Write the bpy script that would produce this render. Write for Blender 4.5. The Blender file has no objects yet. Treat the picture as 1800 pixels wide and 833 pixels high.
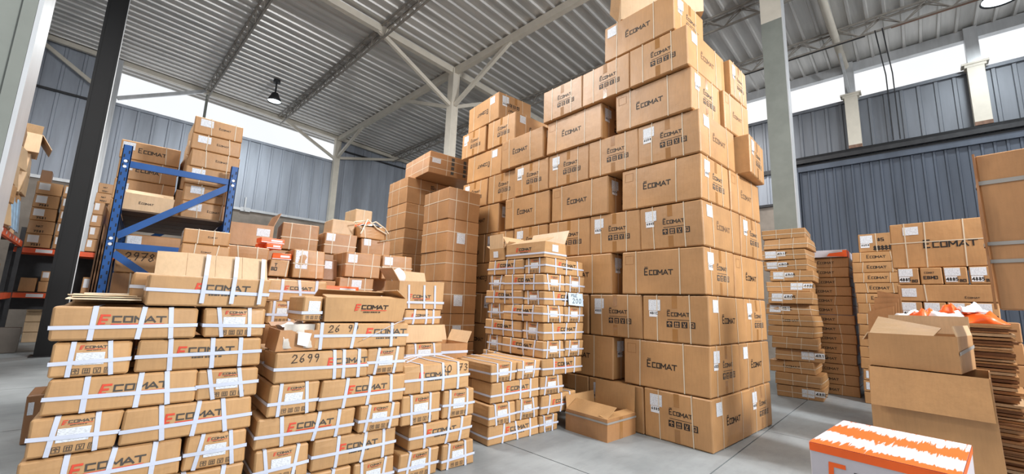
import bpy, math, random
from mathutils import Vector, Matrix

SC = bpy.context.scene
COL = SC.collection
RND = random.Random(7)

# ------------------------------------------------------------------ camera
CAM_ROWS = ((0.7447823, -0.6664028, 0.0347381), (0.1308198, 0.0947631, -0.9868668), (0.6543589, 0.7395454, 0.1577565))
def make_camera():
    cd = bpy.data.cameras.new('camera')
    cd.sensor_width = 36.0
    cd.lens = 723.47 / 1800 * 36.0
    cd.clip_start = 0.05
    cd.clip_end = 300
    co = bpy.data.objects.new('camera', cd)
    COL.objects.link(co)
    f = Vector(CAM_ROWS[2]).normalized()
    r = Vector(CAM_ROWS[0]); r = (r - f * r.dot(f)).normalized()
    u = r.cross(f)
    m = Matrix(((r.x, u.x, -f.x, 0), (r.y, u.y, -f.y, 0), (r.z, u.z, -f.z, 1.5), (0, 0, 0, 1)))
    co.matrix_world = m
    SC.camera = co
make_camera()

# ------------------------------------------------------------------ sky, sun, exposure
SC.view_settings.view_transform = 'Standard'
SC.view_settings.look = 'None'
SC.view_settings.gamma = 1.0
SC.view_settings.exposure = 0.0
SC.view_settings.use_curve_mapping = False
def make_world():
    w = bpy.data.worlds.new('overcast_sky')
    SC.world = w
    w.use_nodes = True
    nt = w.node_tree
    bg = nt.nodes['Background']
    tc = nt.nodes.new('ShaderNodeTexCoord')
    nz = nt.nodes.new('ShaderNodeTexNoise')
    nz.inputs['Scale'].default_value = 2.2
    nz.inputs['Detail'].default_value = 5
    rp = nt.nodes.new('ShaderNodeValToRGB')
    rp.color_ramp.elements[0].position = 0.35
    rp.color_ramp.elements[0].color = (0.86, 0.91, 0.97, 1)
    rp.color_ramp.elements[1].position = 0.62
    rp.color_ramp.elements[1].color = (1.0, 1.0, 1.0, 1)
    nt.links.new(tc.outputs['Generated'], nz.inputs['Vector'])
    nt.links.new(nz.outputs['Fac'], rp.inputs['Fac'])
    nt.links.new(rp.outputs['Color'], bg.inputs['Color'])
    bg.inputs['Strength'].default_value = 1.05
make_world()

def area_light(name, loc, target, size, power, color=(1, 1, 1)):
    ld = bpy.data.lights.new(name, 'AREA')
    ld.shape = 'DISK'
    ld.size = size
    ld.energy = power
    ld.color = color
    lo = bpy.data.objects.new(name, ld)
    COL.objects.link(lo)
    lo.location = loc
    d = Vector(target) - Vector(loc)
    lo.rotation_euler = d.to_track_quat('-Z', 'Y').to_euler()
    return lo
# unseen area lights without fixtures: assumed high-bay lamps and one added key light
area_light('unseen_light', (2.6, -0.8, 8.6), (2.4, 1.6, 0), 1.6, 260, (1, 0.98, 0.95))
area_light('unseen_light', (6.0, -6.0, 6.6), (3.2, 2.5, 1.0), 1.4, 1250, (0.96, 0.98, 1.0))  # added key light at the open right side, brightening the right-hand faces
area_light('unseen_light', (-3.2, 8.5, 8.6), (-2.4, 8.5, 0), 1.6, 480, (1, 0.98, 0.95))
area_light('unseen_light', (12.3, 5.2, 8.2), (11.5, 5.0, 0), 1.6, 260, (1, 0.98, 0.95))
area_light('unseen_light', (1.6, 7.6, 8.5), (2.0, 7.4, 0), 1.6, 620, (1, 0.98, 0.95))

# ------------------------------------------------------------------ materials
MATS = {}
def new_mat(name):
    m = bpy.data.materials.new(name)
    m.use_nodes = True
    nt = m.node_tree
    b = nt.nodes['Principled BSDF']
    MATS[name] = m
    return m, nt, b
def ramp(nt, c0, c1, p0=0.3, p1=0.7):
    r = nt.nodes.new('ShaderNodeValToRGB')
    r.color_ramp.elements[0].position = p0
    r.color_ramp.elements[0].color = (*c0, 1)
    r.color_ramp.elements[1].position = p1
    r.color_ramp.elements[1].color = (*c1, 1)
    return r
def noise(nt, scale, detail=4, rough=0.55, stretch=None, coord='Object'):
    tc = nt.nodes.new('ShaderNodeTexCoord')
    n = nt.nodes.new('ShaderNodeTexNoise')
    n.inputs['Scale'].default_value = scale
    n.inputs['Detail'].default_value = detail
    n.inputs['Roughness'].default_value = rough
    if stretch:
        mp = nt.nodes.new('ShaderNodeMapping')
        mp.inputs['Scale'].default_value = stretch
        nt.links.new(tc.outputs[coord], mp.inputs['Vector'])
        nt.links.new(mp.outputs['Vector'], n.inputs['Vector'])
    else:
        nt.links.new(tc.outputs[coord], n.inputs['Vector'])
    return n
def srgb(r, g, b):
    def f(c):
        c /= 255.0
        return c / 12.92 if c <= 0.04045 else ((c + 0.055) / 1.055) ** 2.4
    return (f(r), f(g), f(b))
def cardboard(name, c, rough=0.46):
    m, nt, b = new_mat(name)
    n1 = noise(nt, 2.2, 3)
    lo = tuple(x * 0.90 for x in c); hi = tuple(min(1, x * 1.08) for x in c)
    r1 = ramp(nt, lo, hi, 0.35, 0.65)
    nt.links.new(n1.outputs['Fac'], r1.inputs['Fac'])
    # fluting: faint vertical flute lines
    n2 = noise(nt, 60, 2, 0.5, (1, 1, 0.12))
    mx = nt.nodes.new('ShaderNodeMixRGB'); mx.blend_type = 'MULTIPLY'
    mx.inputs['Fac'].default_value = 0.35
    r2 = ramp(nt, (0.80, 0.80, 0.80), (1, 1, 1), 0.3, 0.6)
    nt.links.new(n2.outputs['Fac'], r2.inputs['Fac'])
    nt.links.new(r1.outputs['Color'], mx.inputs['Color1'])
    nt.links.new(r2.outputs['Color'], mx.inputs['Color2'])
    oi = nt.nodes.new('ShaderNodeObjectInfo')
    mr = nt.nodes.new('ShaderNodeMapRange')
    mr.inputs['To Min'].default_value = 0.90; mr.inputs['To Max'].default_value = 1.08
    nt.links.new(oi.outputs['Random'], mr.inputs['Value'])
    hs = nt.nodes.new('ShaderNodeHueSaturation')
    nt.links.new(mr.outputs['Result'], hs.inputs['Value'])
    nt.links.new(mx.outputs['Color'], hs.inputs['Color'])
    nt.links.new(hs.outputs['Color'], b.inputs['Base Color'])
    b.inputs['Roughness'].default_value = rough
    b.inputs['Specular IOR Level'].default_value = 0.6
    n3 = noise(nt, 7, 4)
    bp = nt.nodes.new('ShaderNodeBump'); bp.inputs['Strength'].default_value = 0.22
    bp.inputs['Distance'].default_value = 0.02
    nt.links.new(n3.outputs['Fac'], bp.inputs['Height'])
    nt.links.new(bp.outputs['Normal'], b.inputs['Normal'])
    return m
def plain(name, c, rough=0.5, metal=0.0, var=0.08, scale=4, coat=0, stretch=None):
    m, nt, b = new_mat(name)
    n = noise(nt, scale, 4, 0.6, stretch)
    r = ramp(nt, tuple(x * (1 - var) for x in c), tuple(min(1, x * (1 + var)) for x in c), 0.35, 0.65)
    nt.links.new(n.outputs['Fac'], r.inputs['Fac'])
    nt.links.new(r.outputs['Color'], b.inputs['Base Color'])
    b.inputs['Roughness'].default_value = rough
    b.inputs['Metallic'].default_value = metal
    if coat: b.inputs['Coat Weight'].default_value = coat
    return m
CARD = cardboard('cardboard_plain', srgb(185, 139, 91))
CARDS = cardboard('cardboard_strapped', srgb(192, 149, 101))
CARDB = cardboard('cardboard_brown', srgb(178, 130, 85))
CARDP = cardboard('cardboard_pale', srgb(208, 174, 134))
PALES = cardboard('cardboard_bleached', srgb(226, 206, 176))
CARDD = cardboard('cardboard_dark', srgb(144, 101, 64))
STRAP = plain('white_plastic_strap', srgb(202, 208, 224), 0.35, 0, 0.04)
CORD = plain('clear_plastic_cord', srgb(212, 196, 172), 0.4, 0, 0.05)
TAPE = plain('brown_packing_tape', srgb(160, 114, 66), 0.2, 0, 0.08, 6, 0.4)
FILM = plain('glossy_clear_film', srgb(205, 196, 184), 0.12, 0, 0.15, 9, 0.6)
INK = plain('black_print', srgb(32, 26, 22), 0.6, 0, 0.1, 30)
INKG = plain('grey_print', srgb(72, 66, 60), 0.6, 0, 0.1, 30)
INKF = plain('faded_print', srgb(120, 92, 66), 0.6, 0, 0.1, 30)
FOLD = plain('pressed_line', srgb(150, 106, 64), 0.7)
RED = plain('red_print', srgb(214, 74, 50), 0.6, 0, 0.08, 30)
PENCIL = plain('marker_ink', srgb(52, 38, 26), 0.6, 0, 0.1, 30)
SYMB = plain('unprinted_symbol', srgb(186, 140, 96), 0.6, 0, 0.05)
WHITEP = plain('white_plastic', srgb(232, 234, 238), 0.35, 0, 0.04)
ORANGE = plain('orange_print', srgb(244, 100, 30), 0.4, 0, 0.06, 5)
ORANGEM = plain('orange_steel_paint', srgb(226, 84, 34), 0.4, 0, 0.10, 4)
BLUE = plain('blue_steel_paint', srgb(24, 82, 150), 0.35, 0, 0.10, 5)
HOLE = plain('dark_slot', srgb(14, 24, 40), 0.6)
STEELC = plain('cream_steel_paint', srgb(205, 198, 184), 0.5, 0, 0.06, 3)
STEELG = plain('grey_green_steel_paint', srgb(126, 130, 123), 0.45, 0, 0.08, 3)
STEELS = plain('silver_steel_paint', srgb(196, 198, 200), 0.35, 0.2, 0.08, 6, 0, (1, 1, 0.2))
STEELD = plain('charcoal_steel_paint', srgb(16, 17, 19), 0.8, 0, 0.08, 3)
LATT = plain('lattice_steel', srgb(150, 144, 136), 0.5, 0.2, 0.12, 8)
DARKST = plain('dark_steel', srgb(56, 56, 58), 0.5, 0.4, 0.15, 6)
CONC = plain('concrete_dado', srgb(140, 130, 120), 0.85, 0, 0.18, 1.5)
GREYT = plain('grey_strap', srgb(150, 146, 140), 0.4, 0, 0.08)
SHELF = plain('shelf_board', srgb(96, 74, 54), 0.7, 0, 0.15)
LBLUE = plain('pale_blue_sheet', srgb(150, 186, 216), 0.4, 0, 0.2, 9)
REDSTK = plain('red_sticker', srgb(206, 60, 56), 0.5, 0, 0.05)

def metal_sheet(name, c, rough, metal, stretch, var=0.18):
    m, nt, b = new_mat(name)
    n = noise(nt, 1.0, 6, 0.6, stretch)
    r = ramp(nt, tuple(x * (1 - var) for x in c), tuple(min(1, x * (1 + var)) for x in c), 0.35, 0.65)
    nt.links.new(n.outputs['Fac'], r.inputs['Fac'])
    nt.links.new(r.outputs['Color'], b.inputs['Base Color'])
    b.inputs['Metallic'].default_value = metal
    rr = nt.nodes.new('ShaderNodeMapRange')
    rr.inputs['To Min'].default_value = rough - 0.1; rr.inputs['To Max'].default_value = rough + 0.12
    nt.links.new(n.outputs['Fac'], rr.inputs['Value'])
    nt.links.new(rr.outputs['Result'], b.inputs['Roughness'])
    return m
ROOFM = metal_sheet('galvanised_roof_sheet', srgb(204, 202, 198), 0.40, 0.40, (0.25, 3.0, 1.0))
WALLM = metal_sheet('blue_grey_wall_sheet', srgb(158, 164, 174), 0.5, 0.25, (2.0, 2.0, 0.25))
WALLR = metal_sheet('grey_wall_sheet', srgb(118, 122, 129), 0.5, 0.25, (2.0, 2.0, 0.25))
DOORM = metal_sheet('slate_door_sheet', srgb(80, 87, 99), 0.5, 0.2, (2.0, 2.0, 0.25))
def floor_mat():
    m, nt, b = new_mat('polished_concrete')
    n = noise(nt, 0.7, 8, 0.62)
    r = ramp(nt, srgb(126, 131, 133), srgb(158, 163, 165), 0.32, 0.68)
    nt.links.new(n.outputs['Fac'], r.inputs['Fac'])
    n2 = noise(nt, 6, 5, 0.7, (0.6, 1.6, 1))
    r2 = ramp(nt, (0.80, 0.80, 0.80), (1, 1, 1), 0.34, 0.55)
    nt.links.new(n2.outputs['Fac'], r2.inputs['Fac'])
    mx = nt.nodes.new('ShaderNodeMixRGB'); mx.blend_type = 'MULTIPLY'; mx.inputs['Fac'].default_value = 0.55
    nt.links.new(r.outputs['Color'], mx.inputs['Color1']); nt.links.new(r2.outputs['Color'], mx.inputs['Color2'])
    nt.links.new(mx.outputs['Color'], b.inputs['Base Color'])
    b.inputs['Roughness'].default_value = 0.5
    return m
FLOORM = floor_mat()
JOINT = plain('floor_joint', srgb(92, 94, 96), 0.9)
def label_mat():
    m, nt, b = new_mat('printed_paper_label')
    uv = nt.nodes.new('ShaderNodeUVMap')
    mp = nt.nodes.new('ShaderNodeMapping')
    mp.inputs['Scale'].default_value = (4.0, 14.0, 1)
    br = nt.nodes.new('ShaderNodeTexNoise')
    br.inputs['Scale'].default_value = 2.2; br.inputs['Detail'].default_value = 3
    wv = nt.nodes.new('ShaderNodeTexWave'); wv.bands_direction = 'Y'
    wv.inputs['Scale'].default_value = 3.6; wv.inputs['Distortion'].default_value = 0.0
    nt.links.new(uv.outputs['UV'], mp.inputs['Vector'])
    nt.links.new(mp.outputs['Vector'], br.inputs['Vector'])
    nt.links.new(uv.outputs['UV'], wv.inputs['Vector'])
    a = nt.nodes.new('ShaderNodeMath'); a.operation = 'GREATER_THAN'; a.inputs[1].default_value = 0.52
    c = nt.nodes.new('ShaderNodeMath'); c.operation = 'GREATER_THAN'; c.inputs[1].default_value = 0.72
    d = nt.nodes.new('ShaderNodeMath'); d.operation = 'MULTIPLY'
    nt.links.new(br.outputs['Fac'], a.inputs[0]); nt.links.new(wv.outputs['Fac'], c.inputs[0])
    nt.links.new(a.outputs[0], d.inputs[0]); nt.links.new(c.outputs[0], d.inputs[1])
    r = ramp(nt, srgb(222, 226, 232), srgb(150, 152, 160), 0.0, 1.0)
    nt.links.new(d.outputs[0], r.inputs['Fac'])
    nt.links.new(r.outputs['Color'], b.inputs['Base Color'])
    b.inputs['Roughness'].default_value = 0.45
    return m
PAPER = label_mat()
def emit_mat(name, c, s):
    m, nt, b = new_mat(name)
    b.inputs['Base Color'].default_value = (*c, 1)
    b.inputs['Emission Color'].default_value = (*c, 1)
    b.inputs['Emission Strength'].default_value = s
    return m
LENS = emit_mat('lamp_lens', (0.85, 0.97, 1.0), 4.0)
def brushed_print():
    m, nt, b = new_mat('orange_white_carton_print')
    n = noise(nt, 1.0, 5, 0.65, (3.0, 60, 8))
    tc = nt.nodes.new('ShaderNodeTexCoord')
    sx = nt.nodes.new('ShaderNodeSeparateXYZ')
    nt.links.new(tc.outputs['Object'], sx.inputs['Vector'])
    m2 = noise(nt, 3.2, 3, 0.5, (1, 1.0, 1))
    add = nt.nodes.new('ShaderNodeMath'); add.operation = 'MULTIPLY_ADD'
    nt.links.new(m2.outputs['Fac'], add.inputs[0]); add.inputs[1].default_value = 0.9
    nt.links.new(n.outputs['Fac'], add.inputs[2])
    ax = nt.nodes.new('ShaderNodeMath'); ax.operation = 'MULTIPLY_ADD'
    ph = nt.nodes.new('ShaderNodeMath'); ph.operation = 'MULTIPLY_ADD'
    nt.links.new(sx.outputs['X'], ph.inputs[0]); ph.inputs[1].default_value = 13.0; ph.inputs[2].default_value = 3.6
    sn = nt.nodes.new('ShaderNodeMath'); sn.operation = 'SINE'
    nt.links.new(ph.outputs[0], sn.inputs[0])
    nt.links.new(sn.outputs[0], ax.inputs[0]); ax.inputs[1].default_value = 0.17
    nt.links.new(add.outputs[0], ax.inputs[2])
    r = ramp(nt, srgb(246, 104, 40), srgb(232, 216, 222), 0.93, 1.10)
    nt.links.new(ax.outputs[0], r.inputs['Fac'])
    nt.links.new(r.outputs['Color'], b.inputs['Base Color'])
    b.inputs['Roughness'].default_value = 0.35
    return m
BRUSH = brushed_print()
PGREY = plain('pale_grey_carton', srgb(196, 190, 196), 0.4, 0, 0.04)

# ------------------------------------------------------------------ mesh helpers
def tag(o, label=None, cat=None, group=None, kind=None):
    if label: o['label'] = label
    if cat: o['category'] = cat
    if group: o['group'] = group
    if kind: o['kind'] = kind
    return o
def build(name, verts, faces, mats, parent=None, fmats=None, uvs=None, smooth=False):
    me = bpy.data.meshes.new(name)
    me.from_pydata([tuple(v) for v in verts], [], faces)
    if not isinstance(mats, (list, tuple)): mats = [mats]
    for m in mats: me.materials.append(m)
    if fmats: me.polygons.foreach_set('material_index', fmats)
    if uvs:
        ul = me.uv_layers.new(name='UVMap')
        flat = []
        for f, fu in zip(faces, uvs):
            for c in fu: flat.extend(c)
        ul.data.foreach_set('uv', flat)
    if smooth: me.polygons.foreach_set('use_smooth', [True] * len(faces))
    me.update()
    o = bpy.data.objects.new(name, me)
    COL.objects.link(o)
    if parent: o.parent = parent
    return o
def empty(name, loc=(0, 0, 0), rz=0, label=None, cat=None, group=None, rot=None):
    o = bpy.data.objects.new(name, None)
    o.empty_display_size = 0.1
    COL.objects.link(o)
    o.location = loc
    o.rotation_euler = rot if rot else (0, 0, rz)
    tag(o, label, cat, group)
    return o
class MB:
    """gathers boxes, bars and tubes into one mesh"""
    def __init__(s): s.v = []; s.f = []; s.m = []
    def poly(s, pts, mi=0):
        b = len(s.v); s.v += [tuple(p) for p in pts]; s.f.append(tuple(range(b, b + len(pts)))); s.m.append(mi)
    def hexa(s, p, mi=0):
        b = len(s.v); s.v += [tuple(q) for q in p]
        for f in ((0, 3, 2, 1), (4, 5, 6, 7), (0, 1, 5, 4), (1, 2, 6, 5), (2, 3, 7, 6), (3, 0, 4, 7)):
            s.f.append(tuple(b + i for i in f)); s.m.append(mi)
    def box(s, x0, x1, y0, y1, z0, z1, mi=0):
        s.hexa([(x0, y0, z0), (x1, y0, z0), (x1, y1, z0), (x0, y1, z0), (x0, y0, z1), (x1, y0, z1), (x1, y1, z1), (x0, y1, z1)], mi)
    def bar(s, a, b, w, h=None, up=(0, 0, 1), mi=0):
        h = h or w
        a = Vector(a); b = Vector(b); d = (b - a).normalized(); u = Vector(up)
        r = d.cross(u)
        if r.length < 1e-4: r = d.cross(Vector((1, 0, 0)))
        r.normalize(); u = r.cross(d).normalized()
        r *= w / 2; u *= h / 2
        s.hexa([a - r - u, a + r - u, a + r + u, a - r + u, b - r - u, b + r - u, b + r + u, b - r + u], mi)
    def tube(s, pts, rad, n=8, mi=0, cap=True):
        base = len(s.v); pts = [Vector(p) for p in pts]
        for i, p in enumerate(pts):
            d = (pts[min(i + 1, len(pts) - 1)] - pts[max(i - 1, 0)]).normalized()
            a = d.cross(Vector((0, 0, 1)))
            if a.length < 1e-3: a = Vector((1, 0, 0))
            a.normalize(); c = d.cross(a)
            for k in range(n):
                t = 2 * math.pi * k / n
                s.v.append(tuple(p + rad * (math.cos(t) * a + math.sin(t) * c)))
        for i in range(len(pts) - 1):
            for k in range(n):
                k2 = (k + 1) % n
                s.f.append((base + i * n + k, base + i * n + k2, base + (i + 1) * n + k2, base + (i + 1) * n + k)); s.m.append(mi)
        if cap:
            s.f.append(tuple(base + k for k in range(n))); s.m.append(mi)
            e = base + (len(pts) - 1) * n
            s.f.append(tuple(e + n - 1 - k for k in range(n))); s.m.append(mi)
    def lathe(s, prof, n=24, mi=0):
        base = len(s.v)
        for r, z in prof:
            for k in range(n):
                t = 2 * math.pi * k / n; s.v.append((r * math.cos(t), r * math.sin(t), z))
        for i in range(len(prof) - 1):
            for k in range(n):
                k2 = (k + 1) % n
                s.f.append((base + i * n + k, base + i * n + k2, base + (i + 1) * n + k2, base + (i + 1) * n + k)); s.m.append(mi)
    def out(s, name, mats, parent=None, smooth=False):
        return build(name, s.v, s.f, mats, parent, s.m, smooth=smooth)
TB = math.radians(4.143)
XB = Vector((0.997386, 0.07225, 0)); YB = Vector((-0.07225, 0.997386, 0))
def B(x, y, z): return XB * x + YB * y + Vector((0, 0, z))
def roofz(x): return 9.05 + (15.28 - x) * 0.04

# ------------------------------------------------------------------ the building
YW, XW = 20.0, 15.3
def bld(name, kind='structure'):
    o = empty(name, (0, 0, 0), TB); o['kind'] = kind
    return o
def in_b(mb, name, mats, parent=None, kind=None, smooth=False):
    """mesh given in building axes; turned as a whole when it is top-level"""
    o = mb.out(name, mats, parent, smooth)
    if parent is None: o.rotation_euler = (0, 0, TB)
    if kind: o['kind'] = kind
    return o

# floor: slabs with open joints over a darker base
m = MB(); m.box(-14, 18, -12, 20.4, -0.25, -0.03)
fl = in_b(m, 'floor', JOINT, None, 'structure')
xs = [-14 + 2.9 * i for i in range(12)]; ys = [-12 + 2.7 * i for i in range(13)]
for i in range(len(xs) - 1):
    for j in range(len(ys) - 1):
        if ys[j] > 20: continue
        m = MB()
        g = 0.006
        m.box(xs[i] + g, xs[i + 1] - g, ys[j] + g, min(ys[j + 1], 20.4) - g, -0.06, 0)
        o = m.out('floor_slab', FLOORM, fl)

# roof: ribbed sheets running down the slope
ce = bld('ceiling')
RX0, RX1 = -7.5, 15.75
y = -7.0
while y < 20.2:
    m = MB()
    w = 1.0
    prof = []
    for k in range(3):
        a = y + k / 3.0
        prof += [(a, 0), (a + 0.235, 0), (a + 0.255, -0.055), (a + 0.305, -0.055), (a + 0.3266, 0)]
        if k < 2: pass
    prof.append((y + w, 0))
    # three shallow stiffening grooves between ribs
    full = []
    for (p, q) in zip(prof[:-1], prof[1:]):
        full.append(p)
        if q[0] - p[0] > 0.2:
            for t in ():
                c0 = p[0] + (q[0] - p[0]) * t
                full += [(c0 - 0.012, 0), (c0, -0.010), (c0 + 0.012, 0)]
    full.append(prof[-1])
    for (p, q) in zip(full[:-1], full[1:]):
        m.poly([(RX0, p[0], roofz(RX0) + p[1]), (RX0, q[0], roofz(RX0) + q[1]), (RX1, q[0], roofz(RX1) + q[1]), (RX1, p[0], roofz(RX1) + p[1])])
    m.poly([(RX0, y, roofz(RX0) + 0.05), (RX1, y, roofz(RX1) + 0.05), (RX1, y + w, roofz(RX1) + 0.05), (RX0, y + w, roofz(RX0) + 0.05)])
    m.out('roof_sheet', ROOFM, ce)
    y += w

def cladding(parent, axis, c, a0, a1, z0, z1f, pitch, mat, inward, rib=0.07, dep=0.035, name='cladding_panel'):
    """vertical ribbed sheets on a wall; axis 'x': wall at y=c running in x"""
    n = max(1, round((a1 - a0) / pitch)); p = (a1 - a0) / n
    for i in range(n):
        s = a0 + i * p
        pr = [(s, 0), (s + p - rib * 1.5, 0), (s + p - rib * 1.25, dep), (s + p - rib * 0.35, dep), (s + p - rib * 0.1, 0), (s + p, 0)]
        m = MB()
        for (u, d), (v, e) in zip(pr[:-1], pr[1:]):
            zu, zv = (z1f(u), z1f(v)) if callable(z1f) else (z1f, z1f)
            if axis == 'x':
                m.poly([(u, c + d * inward, z0), (v, c + e * inward, z0), (v, c + e * inward, zv), (u, c + d * inward, zu)])
            else:
                m.poly([(c + d * inward, u, z0), (c + e * inward, v, z0), (c + e * inward, v, zv), (c + d * inward, u, zu)])
        m.out(name, mat, parent)

# gable wall on the left of the picture
m = MB(); m.box(-9, 15.6, YW + 0.02, YW + 0.25, 0, 5.02)
wl = in_b(m, 'wall_left', CONC, None, 'structure')
zt = lambda x: roofz(x) - 0.02
cladding(wl, 'x', YW + 0.06, -9.0, -0.5, 5.0, zt, 0.46, WALLM, -1)
cladding(wl, 'x', YW + 0.06, -0.3, 7.76, 5.0, 8.03, 0.46, WALLM, -1)
cladding(wl, 'x', YW + 0.06, 7.9, 15.3, 5.0, zt, 0.46, WALLM, -1)
m = MB(); m.box(-9, 15.3, YW - 0.06, YW + 0.04, 4.94, 5.04)
in_b(m, 'trim_1', STEELS, None, 'structure')
m = MB(); m.box(-0.3, 7.76, YW - 0.02, YW + 0.12, 8.0, 8.1)
in_b(m, 'trim_2', WALLM, None, 'structure')
for i, (a, b, z) in enumerate(((-9, -0.5, 7.95), (7.9, 15.3, 8.72))):
    m = MB(); m.bar((a, YW - 0.02, z), (b, YW - 0.02, z), 0.07, 0.07)
    in_b(m, 'trim_%d' % (3 + i), DARKST, None, 'structure')
m = MB(); m.bar((4.24, YW - 0.02, 4.95), (4.24, YW - 0.02, 5.5), 0.2, 0.05); m.box(4.1, 4.45, YW - 0.07, YW - 0.02, 4.9, 5.08)
in_b(m, 'trim_5', STEELS, None, 'structure')

# side wall with the sliding door, on the right of the picture
m = MB(); m.box(XW + 0.02, XW + 0.25, 2.5, YW + 0.2, 0, 4.95)
wr = in_b(m, 'wall_right', CONC, None, 'structure')
cladding(wr, 'y', XW + 0.06, 2.55, YW, 4.95, 6.1, 0.34, WALLM, -1)
cladding(wr, 'y', XW + 0.06, -7.0, YW, 6.1, 7.86, 0.34, WALLR, -1)
m = MB(); m.box(XW - 0.02, XW + 0.14, -7.0, YW, 7.83, 7.92)
in_b(m, 'trim_6', WALLR, None, 'structure')
m = MB(); m.box(XW - 0.10, XW + 0.10, -7.0, YW, 8.73, roofz(XW) - 0.03)
in_b(m, 'trim_7', STEELS, None, 'structure')
m = MB()
m.box(XW - 0.25, XW + 0.0, -7.0, 2.6, 6.22, 6.30); m.box(XW - 0.25, XW - 0.21, -7.0, 2.6, 6.10, 6.3); m.box(XW - 0.1, XW, -7.0, 2.6, 6.04, 6.1)
in_b(m, 'trim_8', DARKST, None, 'structure')
m = MB(); m.box(XW - 0.05, XW + 0.1, 2.6, YW, 5.98, 6.12); m.box(XW - 0.05, XW + 0.1, 2.6, YW, 4.9, 4.98)
in_b(m, 'trim_9', DARKST, None, 'structure')
m = MB(); m.box(XW - 0.16, XW - 0.04, 2.3, 2.45, 0, 6.02); m.box(XW - 0.16, XW - 0.04, -7, 2.45, 5.86, 6.02)
dr = in_b(m, 'door_1', DOORM, None, 'structure')
cladding(dr, 'y', XW - 0.06, -7.0, 2.3, 0.0, 5.9, 0.21, DOORM, -1, 0.045, 0.03, 'door_panel')

# unseen opposite side wall, added to cut light from behind the camera's left shoulder
m = MB(); m.box(-9.9, -9.6, -7.0, YW + 0.2, 0, 10.0)
in_b(m, 'wall_unseen', WALLM, None, 'structure')

# columns -------------------------------------------------------------
def column(name, label, x, y, w, d, z1, mat, mat2=None, zsplit=None, z0=0.0, flange=None):
    r = empty(name, tuple(B(x, y, 0)), TB, label, 'column')
    def shaft(nm, a, b, mt):
        m = MB(); m.box(-w / 2, w / 2, -d / 2, d / 2, a, b)
        e = 0.035
        m.box(-w / 2 - 0.012, -w / 2 + e, -d / 2 - 0.012, d / 2 + 0.012, a, b)
        m.box(w / 2 - e, w / 2 + 0.012, -d / 2 - 0.012, d / 2 + 0.012, a, b)
        m.out(nm, mt, r)
    if zsplit:
        shaft('lower_shaft', z0, zsplit, mat); o = shaft('upper_shaft', zsplit, z1, mat2)
    else: shaft('shaft', z0, z1, mat)
    if z0 == 0.0:
        m = MB(); m.box(-w / 2 - 0.08, w / 2 + 0.08, -d / 2 - 0.08, d / 2 + 0.08, 0, 0.02); m.out('base_plate', DARKST, r)
    return r
column('steel_column', 'cream roof column with four braces rising behind the stacks', 7.76, 10.6, 0.24, 0.26, roofz(7.7) - 0.12, STEELC)
c = column('steel_column', 'grey-green column with cream top right of the tallest stack', 10.22, 1.82, 0.27, 0.38, roofz(10.2) - 0.06, STEELG, STEELC, 8.06)
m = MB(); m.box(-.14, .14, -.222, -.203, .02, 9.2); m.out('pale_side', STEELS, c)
c = column('steel_column', 'thick grey-green column cut by the left frame edge', -0.60, 3.25, 0.46, 0.34, roofz(-0.6) - 0.1, STEELG)
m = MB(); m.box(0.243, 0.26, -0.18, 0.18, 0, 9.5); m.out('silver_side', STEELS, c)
c = column('steel_column', 'dark charcoal column left of the blue rack', -0.37, 13.75, 0.34, 0.34, roofz(-0.4) - 0.1, STEELD)
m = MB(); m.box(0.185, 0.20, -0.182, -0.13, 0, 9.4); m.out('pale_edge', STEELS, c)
column('steel_column', 'pale wall column at the left end of the roof-level window', -0.28, 19.85, 0.32, 0.22, roofz(-0.3) - 0.05, STEELS)
column('steel_column', 'pale wall column at the right end of the roof-level window', 7.76, 19.85, 0.24, 0.22, roofz(7.7) - 0.05, STEELC)
for yy, lab in ((0.86, 'rust-footed cream wall post beside the hanging cable pipes'), (-1.62, 'rust-footed cream wall post nearest the round lamp')):
    r = empty('wall_post', tuple(B(XW - 0.12, yy, 0)), TB, lab, 'column')
    m = MB(); m.box(-0.14, 0.1, -0.15, 0.15, 6.31, 7.95); m.out('shaft', STEELC, r)
    m = MB(); m.box(-0.17, 0.12, -0.24, 0.24, 7.95, 8.0); m.box(-0.15, 0.1, -0.19, 0.19, 7.88, 7.95); m.out('cap_plate', STEELC, r)
    m = MB(); m.box(-0.10, 0.1, -0.12, 0.12, 8.0, roofz(XW) - 0.05); m.out('upper_post', STEELS, r)
    m = MB(); m.box(-0.143, -0.1, -0.153, 0.153, 6.305, 6.40); m.out('rust_patch', plain('rust', srgb(120, 92, 76), 0.8, 0, 0.3, 12), r)

# beams -----------------------------------------------------------------
def member(name, label, a, b, w, h, mat, cat='beam', group=None):
    m = MB(); m.bar(tuple(B(*a)), tuple(B(*b)), w, h)
    return tag(m.out(name, mat), label, cat, group)
rz = lambda x: roofz(x) - 0.17
member('roof_beam', 'cream roof beam running from the window column to over the camera', (7.76, -5, rz(7.76)), (7.76, 19.8, rz(7.76)), 0.16, 0.22, STEELC)
member('sloping_rafter', 'cream rafter crossing the braced column from upper left', (-6, 10.6, rz(-6)), (15.2, 10.6, rz(15.2)), 0.16, 0.20, STEELC)
member('sloping_rafter', 'pale rafter under the roof along the window wall', (-8, 19.82, rz(-8) + 0.06), (15.2, 19.82, rz(15.2) + 0.06), 0.12, 0.16, STEELC)
m = MB(); m.tube([tuple(B(7.9, 1.05, rz(7.9))), tuple(B(11.5, 1.0, rz(11.5))), tuple(B(15.1, 0.92, rz(15.1)))], 0.09, 10)
tag(m.out('sloping_rafter', STEELC, None, True), 'round cream rafter meeting the wall post right of the grey column', 'beam')
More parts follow.
